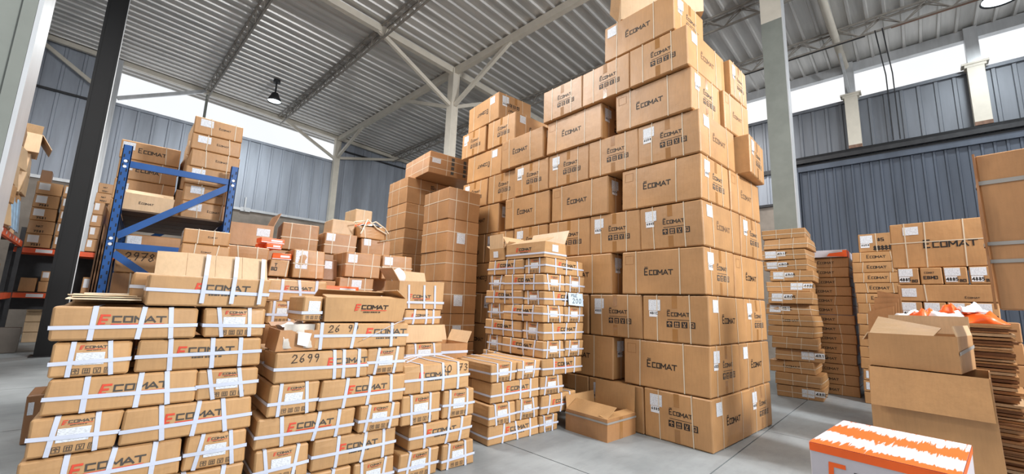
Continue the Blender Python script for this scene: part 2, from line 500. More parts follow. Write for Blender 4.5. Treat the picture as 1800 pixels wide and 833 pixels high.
br = [('brace from window-side beam down to the braced column', (7.76, 13.6, rz(7.76) - 0.05), (7.76, 10.75, 7.95)),
      ('brace from camera-side beam down to the braced column', (7.76, 7.9, rz(7.76) - 0.05), (7.76, 10.45, 7.95)),
      ('brace from left rafter end down to the braced column', (4.95, 10.6, rz(4.95) - 0.05), (7.65, 10.6, 7.95)),
      ('short brace from right rafter end down to the braced column', (10.1, 10.6, rz(10.1) - 0.05), (7.88, 10.6, 7.95)),
      ('brace from the beam down to the right window column', (7.76, 17.2, rz(7.76) - 0.05), (7.76, 19.7, 8.25)),
      ('brace slanting across the right end of the roof-level window', (5.15, 19.8, 9.4), (7.66, 19.8, 8.15)),
      ('brace on the sheet wall right of the right window column', (11.3, 19.8, 9.1), (7.9, 19.8, 8.25)),
      ('nearly level brace across the left end of the roof-level window', (2.35, 19.8, 9.48), (-0.1, 19.8, 8.2)),
      ('brace on the sheet wall left of the charcoal column', (-2.2, 19.8, 9.5), (-0.42, 19.8, 8.25)),
      ('thin steel brace at the top of the wall post', (14.0, 0.95, rz(14.0)), (15.15, 0.88, 8.0))]
for i, (l, a, b) in enumerate(br):
    member('knee_brace', 'cream ' + l if i < 9 else l, a, b, 0.10 if i < 9 else 0.06, 0.12 if i < 9 else 0.08, STEELC if i < 7 or i == 8 else STEELS)
member('window_post', 'thin grey post in the middle of the roof-level window', (2.42, 19.9, 8.08), (2.42, 19.9, 9.4), 0.09, 0.09, STEELG, 'post')

def lattice(x, y0, y1, label, pitch=0.42):
    r = empty('lattice_purlin', tuple(B(x, 0, 0)), TB, label, 'roof truss')
    zt, zb = roofz(x) - 0.08, roofz(x) - 0.42
    for dx in (-0.09, 0.09):
        m = MB(); m.bar((dx, y0, zt), (dx, y1, zt), 0.045); m.out('top_chord', LATT, r)
    m = MB(); m.bar((0, y0, zb), (0, y1, zb), 0.045); m.out('bottom_chord', LATT, r)
    m = MB()
    n = int((y1 - y0) / pitch)
    for k in range(n):
        a = y0 + k * pitch; s = -0.09 if k % 2 else 0.09
        p, q = ((zt, zb) if k % 2 == 0 else (zb, zt))
        for dx in (-0.09, 0.09):
            xa, xb_ = (dx, 0) if k % 2 == 0 else (0, dx)
            m.bar((xa, a, p), (xb_, a + pitch, q), 0.022)
        if k % 2 == 0: m.bar((-0.09, a, zt), (0.09, a, zt), 0.022)
    o = m.out('web_bars', LATT, r); o['kind'] = 'stuff'
lattice(2.40, -5, 19.7, 'lattice purlin ending at the middle post of the roof-level window')
lattice(5.10, -5, 19.7, 'lattice purlin passing just right of the small hanging lamp')
lattice(10.70, -5, 19.7, 'lattice purlin passing behind the top of the tallest stack')
lattice(13.25, -5, 19.7, 'lattice purlin nearest the sliding-door wall')

def lamp(x, y, ztop, zlens, rad, label, power):
    r = empty('high_bay_lamp', tuple(B(x, y, zlens)), TB, label, 'lamp')
    m = MB(); m.tube([(0, 0, 0.3), (0, 0, ztop - zlens)], 0.03, 8); m.lathe([(0, ztop - zlens - 0.1), (0.12, ztop - zlens - 0.1), (0.12, ztop - zlens)], 12); m.out('hanging_rod', DARKST, r)
    m = MB(); m.lathe([(0.001, 0.34), (0.1, 0.34), (0.14, 0.24), (rad * 0.8, 0.12), (rad, 0.0), (rad * 0.97, 0.0), (rad * 0.75, 0.1)], 28); m.out('lamp_shade', DARKST, r, True)
    m = MB(); m.lathe([(0.001, 0.015), (rad * 0.5, 0.012), (rad * 0.93, 0.03)], 28); m.out('lamp_lens', LENS, r)
    ld = bpy.data.lights.new('lamp_glow', 'AREA'); ld.shape = 'DISK'; ld.size = rad * 1.6; ld.energy = power; ld.color = (0.9, 0.97, 1)
    lo = bpy.data.objects.new('lamp_glow', ld); COL.objects.link(lo); lo.parent = r; lo.location = (0, 0, -0.02)
lamp(4.0, 16.6, roofz(4.0) - 0.02, 8.62, 0.24, 'small lit lamp hanging on a dark rod before the window', 250)
lamp(13.2, -1.95, roofz(13.2) - 0.02, 8.50, 0.34, 'large lit round lamp at the top right corner', 120)
m = MB()
for dy in (0.0, -0.14):
    m.tube([tuple(B(13.1, 0.15 + dy, 8.66)), tuple(B(14.2, 0.1 + dy, 8.5)), tuple(B(15.1, 0.05 + dy, 8.3)), tuple(B(15.12, 0.05 + dy, 6.35))], 0.014, 6)
tag(m.out('cable_pipe', DARKST), 'pair of thin cable pipes bending from roof down the door wall', 'pipe')
m = MB(); m.tube([tuple(B(13.25, 6.0, 8.675)), tuple(B(13.25, 0.35, 8.675))], 0.018, 6)
tag(m.out('cable_pipe', DARKST), 'thin dark pipe under the lattice by the grey column', 'pipe')
m = MB(); m.tube([tuple(B(13.25, -0.15, 8.675)), tuple(B(13.25, -4.5, 8.675))], 0.018, 6)
tag(m.out('cable_pipe', plain('rusty_pipe', srgb(120, 92, 78), 0.7)), 'thin rusty pipe running toward the large round lamp', 'pipe')

# ------------------------------------------------------------------ strokes: logo letters, symbols, handwriting
G = {
 'E': [[(0.85, 1), (0.1, 1), (0.1, 0), (0.85, 0)], [(0.1, .5), (0.7, .5)]],
 'C': [[(0.85, 1), (0.1, 1), (0.1, 0), (0.85, 0)]],
 'O': [[(0.1, 0), (0.1, 1), (0.9, 1), (0.9, 0), (0.1, 0)]],
 'M': [[(0.1, 0), (0.1, 1), (0.55, .35), (1.0, 1), (1.0, 0)]],
 'A': [[(0.0, 0), (0.48, 1), (0.95, 0)], [(0.22, .3), (0.72, .3)]],
 'T': [[(0.0, 1), (0.95, 1)], [(0.48, 1), (0.48, 0)]],
 'F': [[(0.9, 1), (0.1, 1), (0.1, 0)], [(0.1, .5), (0.75, .5)]],
 '0': [[(.5, 1), (.15, .75), (.1, .4), (.3, .02), (.6, 0), (.85, .35), (.8, .8), (.5, 1)]],
 '1': [[(.3, .8), (.5, 1), (.5, 0)]],
 '2': [[(.1, .75), (.3, 1), (.65, .95), (.75, .7), (.1, 0), (.9, .05)]],
 '3': [[(.1, .9), (.4, 1), (.7, .8), (.35, .55), (.75, .35), (.5, 0), (.1, .08)]],
 '4': [[(.7, 0), (.7, 1), (.05, .35), (.9, .35)]],
 '5': [[(.8, 1), (.2, 1), (.15, .55), (.6, .6), (.8, .3), (.5, 0), (.1, .08)]],
 '6': [[(.65, 1), (.25, .6), (.15, .2), (.45, 0), (.75, .2), (.6, .48), (.22, .35)]],
 '7': [[(.05, .95), (.85, 1), (.35, 0)], [(.3, .5), (.75, .5)]],
 '8': [[(.5, .52), (.2, .75), (.45, 1), (.75, .78), (.5, .52), (.15, .22), (.45, 0), (.8, .22), (.5, .52)]],
 '9': [[(.75, .7), (.45, .5), (.2, .7), (.35, .98), (.7, .95), (.78, .6), (.55, 0)]],
 'S': [[(.85, 1), (.1, 1), (.1, .5), (.85, .5), (.85, 0), (.1, 0)]],
 'B': [[(.1, 0), (.1, 1), (.75, .95), (.75, .55), (.1, .52)], [(.75, .5), (.85, .1), (.1, 0)]],
 'P': [[(.1, 0), (.1, 1), (.8, .9), (.75, .5), (.1, .45)]],
 'U': [[(.1, 1), (.1, 0), (.85, 0), (.85, 1)]],
 'R': [[(.1, 0), (.1, 1), (.8, .95), (.75, .55), (.1, .5)], [(.4, .5), (.85, 0)]],
 '/': [[(.1, 0), (.8, 1)]],
}
def strokes(pl, th, ext=0.5):
    """quads of one polyline in (u,v)"""
    q = []
    for (a, b) in zip(pl[:-1], pl[1:]):
        dx, dy = b[0] - a[0], b[1] - a[1]
        L = math.hypot(dx, dy)
        if L < 1e-6: continue
        dx /= L; dy /= L
        e = th * ext; nx, ny = -dy * th / 2, dx * th / 2
        p0 = (a[0] - dx * e, a[1] - dy * e); p1 = (b[0] + dx * e, b[1] + dy * e)
        q.append([(p0[0] - nx, p0[1] - ny), (p1[0] - nx, p1[1] - ny), (p1[0] + nx, p1[1] + ny), (p0[0] + nx, p0[1] + ny)])
    return q
def text_quads(txt, u, v, hgt, th, adv=1.15, wid=0.8, slant=0.0, ext=0.4, wob=0.0):
    out = []
    x = u
    for ch in txt:
        if ch != ' ' and ch in G:
            w = (RND.uniform(-wob, wob), RND.uniform(-wob, wob))
            for pl in G[ch]:
                pts = [(x + (p[0] * wid + p[1] * slant + w[0]) * hgt, v + (p[1] + w[1]) * hgt) for p in pl]
                out += strokes(pts, th, ext)
        x += hgt * adv * wid
    return out
def rect(u0, v0, u1, v1): return [(u0, v0), (u1, v0), (u1, v1), (u0, v1)]
def logo_black(uc, vc, W, crown=True):
    """large initial with a small crown, then five capitals; W = total width"""
    h = W / 5.6
    q = []
    u = uc - W / 2; v = vc - h * 0.5
    H = h * 1.28
    for pl in G['E']: q += strokes([(u + p[0] * h * 0.8, v + p[1] * H * 0.92) for p in pl], h * 0.19, 0.5)
    if crown:
        q.append(rect(u + 0.1 * h, v + H * 1.08, u + 0.72 * h, v + H * 1.15))
        for t in (0.12, 0.38, 0.64):
            q.append([(u + t * h, v + H * 1.15), (u + (t + 0.1) * h, v + H * 1.15), (u + (t + 0.06) * h, v + H * 1.28), (u + (t + 0.04) * h, v + H * 1.28)])
    x = u + 1.02 * h
    for ch in 'COMAT':
        wd = {'M': 0.92, 'A': 0.92, 'T': 0.85}.get(ch, 0.78)
        for pl in G[ch]: q += strokes([(x + p[0] * h * wd, v + p[1] * h * 0.82) for p in pl], h * 0.18, 0.5)
        x += h * wd * (1.1 if ch != 'M' else 1.25)
    return q
def logo_red(uc, vc, W):
    """returns (dark quads, red quads)"""
    h = W / 7.2; u = uc - W / 2; v = vc
    red = []
    for pl in G['F']: red += strokes([(u + p[0] * h * 0.95 + p[1] * h * 0.2, v - h * 0.25 + p[1] * h * 1.2) for p in pl], h * 0.28, 0.5)
    red.append([(u, v - h * 0.28), (u + h * 0.7, v - h * 0.28), (u + h * 0.75, v - h * 0.05), (u + h * 0.05, v - h * 0.05)])
    red.append([(u + h * 1.3, v - h * 0.36), (u + W * 0.97, v - h * 0.36), (u + W, v - h * 0.2), (u + h * 1.35, v - h * 0.2)])
    dk = []; x = u + 1.4 * h
    for ch in 'COMAT':
        wd = {'M': 1.15, 'A': 1.15, 'T': 1.05}.get(ch, 1.05)
        for pl in G[ch]: dk += strokes([(x + p[0] * h * wd, v + 0.05 * h + p[1] * h * 0.75) for p in pl], h * 0.21, 0.5)
        x += h * wd * 1.1
    # small-print line under the name (too small to read in the photograph)
    x = u + 1.9 * h
    for k in range(9):
        w = h * (0.22 + 0.2 * ((k * 7) % 3) / 2)
        dk.append(rect(x, v - h * 0.78, x + w, v - h * 0.55)); x += w + h * (0.08 if k % 4 != 3 else 0.22)
    return dk, red
def icons(u0, vc, s, gap, n=4, solid=True):
    """handling symbols: umbrella, arrows, glass, hook -- returns (dark, pale)"""
    d, p = [], []
    for k in range(n):
        u = u0 + k * (s + gap); v = vc - s / 2; m = s * 0.12
        if solid:
            d.append(rect(u, v, u + s, v + s))
            dst = p
        else:
            for pl in [[(u, v), (u + s, v), (u + s, v + s), (u, v + s), (u, v)]]: d += strokes(pl, s * 0.10, 0.5)
            dst = d
        th = s * 0.10
        c = u + s / 2
        if k == 0:
            dst += strokes([(u + s * .18, v + s * .55), (c, v + s * .82), (u + s * .82, v + s * .55), (u + s * .18, v + s * .55)], th)
            dst += strokes([(c, v + s * .6), (c, v + s * .2), (c + s * .15, v + s * .2)], th)
        elif k == 1:
            for t in (.33, .67):
                dst += strokes([(u + s * t, v + s * .25), (u + s * t, v + s * .8)], th)
                dst += strokes([(u + s * (t - .12), v + s * .62), (u + s * t, v + s * .82), (u + s * (t + .12), v + s * .62)], th * .8)
            dst += strokes([(u + s * .2, v + s * .18), (u + s * .8, v + s * .18)], th)
        elif k == 2:
            dst += strokes([(u + s * .3, v + s * .82), (u + s * .38, v + s * .5), (u + s * .62, v + s * .5), (u + s * .7, v + s * .82)], th)
            dst += strokes([(c, v + s * .5), (c, v + s * .2)], th); dst += strokes([(u + s * .3, v + s * .18), (u + s * .7, v + s * .18)], th)
        else:
            dst += strokes([(u + s * .25, v + s * .2), (u + s * .25, v + s * .8), (u + s * .75, v + s * .8), (u + s * .75, v + s * .2), (u + s * .5, v + s * .2), (u + s * .5, v + s * .5)], th)
    return d, p

# ------------------------------------------------------------------ cartons
class Shape:
    """a carton's slightly bulged, uneven box: maps (face,u,v,offset) to local space"""
    def __init__(s, lx, ly, lz, seed, jit=0.006, bulge=0.006):
        r = random.Random(seed)
        s.l = (lx, ly, lz)
        s.c = {}
        for i in (-1, 1):
            for j in (-1, 1):
                for k in (0, 1):
                    s.c[(i, j, k)] = (r.uniform(-jit, jit), r.uniform(-jit, jit), r.uniform(-jit, jit * .4) * (0.6 if k else 0.0))
        s.b = [r.uniform(-0.3, 1.0) * bulge for _ in range(6)]
        s.r = r
    def D(s, x, y, z):
        lx, ly, lz = s.l
        a, b, c = 2 * x / lx, 2 * y / ly, z / lz
        ca, cb, cc = max(-1, min(1, a)), max(-1, min(1, b)), max(0, min(1, c))
        d = [0, 0, 0]
        for (i, j, k), o in s.c.items():
            w = (1 + i * ca) / 2 * (1 + j * cb) / 2 * (cc if k else 1 - cc)
            d[0] += w * o[0]; d[1] += w * o[1]; d[2] += w * o[2]
        wx, wy, wz = 1 - ca * ca, 1 - cb * cb, 4 * cc * (1 - cc)
        t = max(0, ca); d[0] += s.b[1] * wy * wz * t; t = max(0, -ca); d[0] -= s.b[0] * wy * wz * t
        t = max(0, cb); d[1] += s.b[3] * wx * wz * t; t = max(0, -cb); d[1] -= s.b[2] * wx * wz * t
        d[2] -= abs(s.b[5]) * wx * wy * cc * 0.8
        return (x + d[0], y + d[1], z + d[2])
    def size(s, f):
        lx, ly, lz = s.l
        return {'nx': (ly, lz), 'px': (ly, lz), 'ny': (lx, lz), 'py': (lx, lz), 'pz': (lx, ly)}[f]
    def at(s, f, u, v, off=0.0):
        lx, ly, lz = s.l
        if f == 'nx': p = (-lx / 2 - off, ly / 2 - u, v)
        elif f == 'px': p = (lx / 2 + off, u - ly / 2, v)
        elif f == 'ny': p = (u - lx / 2, -ly / 2 - off, v)
        elif f == 'py': p = (lx / 2 - u, ly / 2 + off, v)
        else: p = (u - lx / 2, v - ly / 2, lz + off)
        return s.D(*p)
def body_mesh(sh, name, mat, parent, n=4, e=0.006):
    lx, ly, lz = sh.l
    def line(L):
        return [0, e] + [L * k / n for k in range(1, n)] + [L - e, L]
    X, Y, Z = line(lx), line(ly), line(lz)
    idx = {}; V = []; F = []
    NX, NY, NZ = len(X) - 1, len(Y) - 1, len(Z) - 1
    def vid(i, j, k):
        t = (i, j, k)
        if t not in idx:
            x, y, z = X[i] - lx / 2, Y[j] - ly / 2, Z[k]
            ex, ey, ez = i in (0, NX), j in (0, NY), k in (0, NZ)
            if ex + ey + ez >= 2:
                q = e * 0.42
                if ex: x -= math.copysign(q, x)
                if ey: y -= math.copysign(q, y)
                if ez: z += q if k == 0 else -q
            idx[t] = len(V); V.append(sh.D(x, y, z))
        return idx[t]
    for i in range(NX):
        for j in range(NY):
            F.append((vid(i, j, NZ), vid(i + 1, j, NZ), vid(i + 1, j + 1, NZ), vid(i, j + 1, NZ)))
            F.append((vid(i, j, 0), vid(i, j + 1, 0), vid(i + 1, j + 1, 0), vid(i + 1, j, 0)))
    for i in range(NX):
        for k in range(NZ):
            F.append((vid(i, 0, k), vid(i + 1, 0, k), vid(i + 1, 0, k + 1), vid(i, 0, k + 1)))
            F.append((vid(i, NY, k), vid(i, NY, k + 1), vid(i + 1, NY, k + 1), vid(i + 1, NY, k)))
    for j in range(NY):
        for k in range(NZ):
            F.append((vid(0, j, k), vid(0, j, k + 1), vid(0, j + 1, k + 1), vid(0, j + 1, k)))
            F.append((vid(NX, j, k), vid(NX, j + 1, k), vid(NX, j + 1, k + 1), vid(NX, j, k + 1)))
    return build(name, V, F, mat, parent)
def decal(sh, f, quads_by_mat, name, parent, off=0.0022, uv=False):
    V, F, FM, UV, mats = [], [], [], [], []
    for mi, (mat, quads) in enumerate(quads_by_mat):
        mats.append(mat)
        for q in quads:
            b = len(V)
            for (u, v) in q: V.append(sh.at(f, u, v, off + 0.0008 * mi))
            F.append(tuple(range(b, b + len(q)))); FM.append(mi); UV.append([(0, 0), (1, 0), (1, 1), (0, 1)][:len(q)])
    if not F: return None
    return build(name, V, F, mats, parent, FM, UV if uv else None)
def strip_on(sh, f, a, b, w, off, n, V, F):
    """ribbon of width w from (u,v)=a to b on face f"""
    dx, dy = b[0] - a[0], b[1] - a[1]; L = math.hypot(dx, dy) or 1
    nx, ny = -dy / L * w / 2, dx / L * w / 2
    base = len(V)
    for i in range(n + 1):
        t = i / n; u, v = a[0] + dx * t, a[1] + dy * t
        V.append(sh.at(f, u - nx, v - ny, off)); V.append(sh.at(f, u + nx, v + ny, off))
    for i in range(n):
        F.append((base + 2 * i, base + 2 * i + 1, base + 2 * i + 3, base + 2 * i + 2))
def strap_loop(sh, face, u, w, mat, parent, name='strap', slant=0.0, off=0.004, n=4, sag=0.0):
    """vertical loop over the given side face ('ny' or 'nx'), the top and the far side"""
    W, Hh = sh.size(face)
    V, F = [], []
    far = {'ny': 'py', 'nx': 'px'}[face]
    strip_on(sh, face, (u - slant, 0.001), (u + slant, Hh + off), w, off, n, V, F)
    lx, ly, lz = sh.l
    if face == 'ny':
        strip_on(sh, 'pz', (u + slant, -off), (u, ly + off), w, off, n, V, F)
    else:
        strip_on(sh, 'pz', (-off, ly - u - slant), (lx + off, ly - u), w, off, n, V, F)
    strip_on(sh, far, (W - u, 0.001), (W - u, Hh + off), w, off, n, V, F)
    return build(name, V, F, mat, parent)
def band_loop(sh, v, w, mat, parent, name='strap', off=0.005, n=4, slope=0.0):
    """horizontal loop around the four sides"""
    V, F = [], []
    for f in ('nx', 'ny', 'px', 'py'):
        W, Hh = sh.size(f)
        s = slope if f == 'ny' else (-slope if f == 'py' else 0)
        dz0, dz1 = (-s, s)
        if f == 'px': dz0 = dz1 = slope
        if f == 'nx': dz0 = dz1 = -slope
        strip_on(sh, f, (-off, v + dz0), (W + off, v + dz1), w, off, n, V, F)
    return build(name, V, F, mat, parent)

CODES = ['4885', '6B05', '48BC', '6U58', '4B1C', '5852', '6885', '6BUS']
def paper(sh, f, u0, v1, w, h, parent, code=True, slip=0.0, ang=0.0):
    """white shipping label, top-left corner at (u0, v1), with a smaller code slip below it"""
    q = [rect(u0, v1 - h, u0 + w, v1)]
    decal(sh, f, [(PAPER, q)], 'shipping_label', parent, 0.003, True)
    if code:
        hh = h * 0.55; du = slip
        a, b = u0 + du, v1 - h - 0.004
        o = decal(sh, f, [(PAPERW, [rect(a, b - hh, a + w * 0.72, b)]), (INK, text_quads(RND.choice(CODES), a + w * 0.07, b - hh * 0.55, hh * 0.36, hh * 0.09, 1.3))], 'code_label', parent, 0.0032)
PAPERW = plain('white_paper', srgb(226, 228, 232), 0.5, 0, 0.03)

def carton(label, cat, group, loc, rz, size, faces, style='plain', mat=None, seed=None, jit=0.006, bulge=0.006, n=4, flip=False, opts=None, rot=None, name='cardboard_carton', edge=0.010):
    """faces: dict face -> 'long' | 'end' | 'bare' | 'label' ; loc = centre of the base"""
    o = opts or {}
    if seed is None: seed = RND.randrange(10 ** 6)
    sh = Shape(*size, seed, jit, bulge)
    r = random.Random(seed + 1)
    root = empty(name, loc, rz, label, cat, group, rot)
    mat = mat or (CARDS if style == 'strapped' else CARD)
    body_mesh(sh, 'carton_body', mat, root, n, edge)
    lx, ly, lz = size
    if style == 'plain':
        for f, k in faces.items():
            W, Hh = sh.size(f)
            if k == 'long':
                q = logo_black(W * o.get('lu', 0.44), Hh * 0.5, W * o.get('lw', 0.34))
                if flip: q = [[(W - u, Hh - v) for (u, v) in t] for t in q]
                decal(sh, f, [(INKF if o.get('faded') == f else INK, q)], 'printed_logo', root)
                q = []
                for pl in ([(.05, .70), (.05, .90), (.16, .90), (.16, .70), (.05, .70)],): q += strokes([(W * a, Hh * b) for a, b in pl], .005)
                decal(sh, f, [(FOLD, q)], 'pressed_outline', root, .0012)
            elif k == 'end':
                s = W * 0.085
                ink = INKG if o.get('faded') == f else INK
                q = logo_black(W * 0.56, Hh * 0.60, W * 0.33)
                q.append(rect(W * 0.40, Hh * 0.475, W * 0.73, Hh * 0.485))
                d, p = icons(W * 0.385, Hh * 0.38, s, s * 0.32)
                if flip:
                    q, d, p = ([[(W - u, Hh - v) for (u, v) in t] for t in qq] for qq in (q, d, p))
                decal(sh, f, [(TAPE, [rect(W * 0.47, Hh * 0.72, W * 0.55, Hh * 0.985)])], 'packing_tape', root, 0.0012)
                decal(sh, f, [(TAPE, [rect(W * 0.47, Hh * 0.015, W * 0.55, Hh * 0.28)])], 'packing_tape', root, 0.0012)
                decal(sh, f, [(ink, q)], 'printed_logo', root)
                decal(sh, f, [(ink, d), (SYMB, p)], 'handling_symbols', root)
                if o.get('label', True) and f not in o.get('nolabel', ''):
                    paper(sh, f, W * 0.10, Hh * 0.90, W * 0.19, Hh * 0.24, root, True, W * (0.0 if r.random() < .5 else 0.01))
            elif k == 'label':
                paper(sh, f, W * 0.08, Hh * 0.86, W * 0.17, Hh * 0.26, root, False)
            if k == 'longlabel':
                q = logo_black(W * 0.5, Hh * 0.5, W * 0.34)
                if flip: q = [[(W - u, Hh - v) for (u, v) in t] for t in q]
                decal(sh, f, [(INKF if o.get('faded') == f else INK, q)], 'printed_logo', root)
                paper(sh, f, W * o.get('pu', 0.10), Hh * 0.92, W * 0.14, Hh * 0.26, root, False)
        cw = o.get('cordw', 0.012)
        us = o.get('cords')
        if us is None: us = (0.22, 0.72)
        for f in [q for q in faces if q in ('nx', 'ny')]:
            W, Hh = sh.size(f)
            for t in us:
                strap_loop(sh, f, W * (t + r.uniform(-.015, .015)), cw, CORD, root, 'cord', r.uniform(-.006, .006), 0.0032, n)
        if o.get('band'): band_loop(sh, lz * o['band'], cw, CORD, root, 'cord', 0.004, n)
    elif style == 'strapped':
        sw = o.get('sw', 0.024)
        for f, k in faces.items():
            W, Hh = sh.size(f)
            if k == 'long':
                dk, rd = logo_red(W * o.get('lu', 0.52), Hh * 0.54, W * 0.46)
                decal(sh, f, [(o.get('ink', INKG), dk), (RED, rd)], 'printed_logo', root)
                if o.get('hand'):
                    hu, txt = o['hand']
                    for ci, ch in enumerate(txt):
                        if ch != ' ': decal(sh, f, [(PENCIL, text_quads(ch, W * hu + ci * Hh * .24, Hh * 0.66, Hh * 0.26, Hh * 0.028, 1.15, 0.8, 0.1, 0.5, 0.04))], 'handwriting', root, 0.0034)
                for t in o.get('vs', (0.24, 0.56, 0.80)):
                    strap_loop(sh, f, W * (t + r.uniform(-.04, .04)), sw, STRAP, root, 'strap', r.uniform(-.014, .014), 0.0042, n)
            elif k == 'end':
                dk, rd = logo_red(W * 0.5, Hh * 0.82, W * 0.34)
                decal(sh, f, [(INKG, dk), (RED, rd)], 'printed_logo', root)
                d, p = icons(W * 0.28, Hh * 0.16, W * 0.085, W * 0.05, 4, False)
                decal(sh, f, [(INKG, d)], 'handling_symbols', root)
                decal(sh, f, [(PAPER, [rect(W * 0.30, Hh * 0.34, W * 0.66, Hh * 0.70)])], 'shipping_label', root, 0.003, True)
                for t in (0.22, 0.74):
                    strap_loop(sh, f, W * (t + r.uniform(-.04, .04)), sw * 0.9, STRAP, root, 'strap', r.uniform(-.016, .016), 0.0042, n)
        band_loop(sh, lz * (o.get('bv', 0.45) + r.uniform(-.06, .06)), sw * 0.9, STRAP, root, 'strap', 0.0055, n, r.uniform(-.008, .008))
    elif style == 'flat':
        # shallow cartons: code label, logo, thin cords
        for f, k in faces.items():
            W, Hh = sh.size(f)
            if k == 'label':
                t = o.get('lu', 0.12)
                decal(sh, f, [(PAPER, [rect(W * t, Hh * 0.2, W * (t + .26), Hh * 0.86)])], 'shipping_label', root, 0.003, True)
                decal(sh, f, [(PAPERW, [rect(W * (t + .27), Hh * 0.35, W * (t + .47), Hh * 0.8)]), (INK, text_quads(r.choice(CODES), W * (t + .29), Hh * 0.46, Hh * 0.22, Hh * .05, 1.2))], 'code_label', root, 0.0034)
            elif k == 'logo':
                decal(sh, f, [(INK, logo_black(W * o.get('lu', 0.35), Hh * 0.52, W * o.get('lw', .36), False))], 'printed_logo', root)
            elif k == 'grey':
                decal(sh, f, [(GREYT, [rect(W * .05, Hh * .05, W * .55, Hh * .95)])], 'grey_tape', root, 0.003)
        for f in [q for q in faces if q in ('nx', 'ny')][:1]:
            W, Hh = sh.size(f)
            for t in o.get('cords', (0.3, 0.7)):
                strap_loop(sh, f, W * (t + r.uniform(-.05, .05)), 0.009, CORD, root, 'cord', r.uniform(-.01, .01), 0.004, n)
        if o.get('band'): band_loop(sh, lz * o['band'], 0.011, CORD, root, 'cord', 0.0055, n, r.uniform(-.01, .01))
    if o.get('seam'):
        m = sh.at; V, F = [], []
        W2 = ly if lx >= ly else lx
        if lx >= ly: a, b = (0.01, ly / 2), (lx - 0.01, ly / 2)
        else: a, b = (lx / 2, 0.01), (lx / 2, ly - 0.01)
        strip_on(sh, 'pz', a, b, 0.05, 0.002, n, V, F)
        build('packing_tape', V, F, TAPE, root)
    return root, sh
ORD = ['', 'first', 'second', 'third', 'fourth', 'fifth', 'sixth', 'seventh', 'eighth', 'ninth', 'tenth', 'eleventh', 'twelfth', 'thirteenth', 'fourteenth', 'fifteenth', 'sixteenth']

def open_box(name, label, cat, group, loc, rz, size, flaps, mat, inner=None, t=0.008, seed=1, jit=0.012, rot=None):
    """open carton: four walls, base, and hinged flaps {face: (length, angle from vertical outwards, deg)}"""
    sh = Shape(*size, seed, jit, 0.004)
    root = empty(name, loc, rz, label, cat, group, rot)
    lx, ly, lz = size
    m = MB(); n = 3
    def wall(p, q):     # p,q outer corner pairs (xy), inner offset towards centre
        for i in range(n):
            a = [p[k] + (q[k] - p[k]) * i / n for k in (0, 1)]; b = [p[k] + (q[k] - p[k]) * (i + 1) / n for k in (0, 1)]
            def inn(c): return (c[0] * (1 - 2 * t / lx), c[1] * (1 - 2 * t / ly))
            ai, bi = inn(a), inn(b)
            for (z0, z1) in ((0, lz / 2), (lz / 2, lz)):
                P = [sh.D(a[0], a[1], z0), sh.D(b[0], b[1], z0), sh.D(bi[0], bi[1], z0), sh.D(ai[0], ai[1], z0),
                     sh.D(a[0], a[1], z1), sh.D(b[0], b[1], z1), sh.D(bi[0], bi[1], z1), sh.D(ai[0], ai[1], z1)]
                m.hexa(P)
    hx, hy = lx / 2, ly / 2
    wall((-hx, -hy), (hx, -hy)); wall((hx, -hy), (hx, hy)); wall((hx, hy), (-hx, hy)); wall((-hx, hy), (-hx, -hy))
    m.box(-hx + t, hx - t, -hy + t, hy - t, 0.002, 0.012)
    m.out('carton_body', mat, root)
    for f, (L, ang, *rest) in flaps.items():
        a = math.radians(ang)
        m = MB()
        W = sh.size(f)[0]
        tw = rest[0] if rest else 0.0
        f0, f1, skew = rest[1:4] if len(rest) >= 4 else (0.0, 1.0, 0.0)
        k0, k1 = max(0.01, W * f0), min(W - 0.01, W * f1)
        km = (k0 + k1) / 2
        rows = []
        for i in range(4):
            s = L * i / 3; aa = a + tw * i / 3 * 0.3
            out, up = s * math.sin(aa), s * math.cos(aa)
            rows.append((out, up))
        def P(u, out, up, th):
            # th thickness moves along the flap normal
            lift = skew * (1 - (u - k0) / (k1 - k0)) * math.hypot(out, up) / L
            return sh.at(f, u, lz + up + lift + th * math.sin(a), out - th * math.cos(a))
        for i in range(3):
            for (ua, ub) in ((k0, km), (km, k1)):
                (o0, p0), (o1, p1) = rows[i], rows[i + 1]
                inset = 0.0
                m.hexa([P(ua, o0, p0, 0), P(ub, o0, p0, 0), P(ub, o0, p0, t), P(ua, o0, p0, t), P(ua, o1, p1, 0), P(ub, o1, p1, 0), P(ub, o1, p1, t), P(ua, o1, p1, t)])
        m.out('flap', inner or mat, root)
    return root, sh

# ------------------------------------------------------------------ the tallest stack (front face x = 4.69, corner y = 1.98)
BX, BY, BH, BL, BW = 4.69, 1.985, 0.5545, 1.09, 0.82
def bz(row): return (row - 1) * BH
def big(label, row, x0, x1, y0, y1, faces, dz=0.0, rz=0.0, h=None, opts=None, flip=False, mat=None):
    h = (h or BH) - 0.009
    # local size always as built; base centre
    return carton(label, 'carton', 'large cartons of the tallest stack', ((x0 + x1) / 2, (y0 + y1) / 2, bz(row) + dz + 0.002), rz,
                  (x1 - x0 - 0.008, y1 - y0 - 0.012, h), faces, 'plain', mat, None, 0.009, 0.009, 5, flip, opts, None, 'cardboard_carton', 0.014)
END_F = {'nx': 'end', 'ny': 'longlabel'}
LONG_F = {'nx': 'long', 'ny': 'end'}
xo = {1: 0, 2: 0.0, 3: 0.0, 4: -0.01, 5: 0.0, 6: -0.015, 7: -0.03, 8: -0.06, 9: -0.10, 10: -0.10}
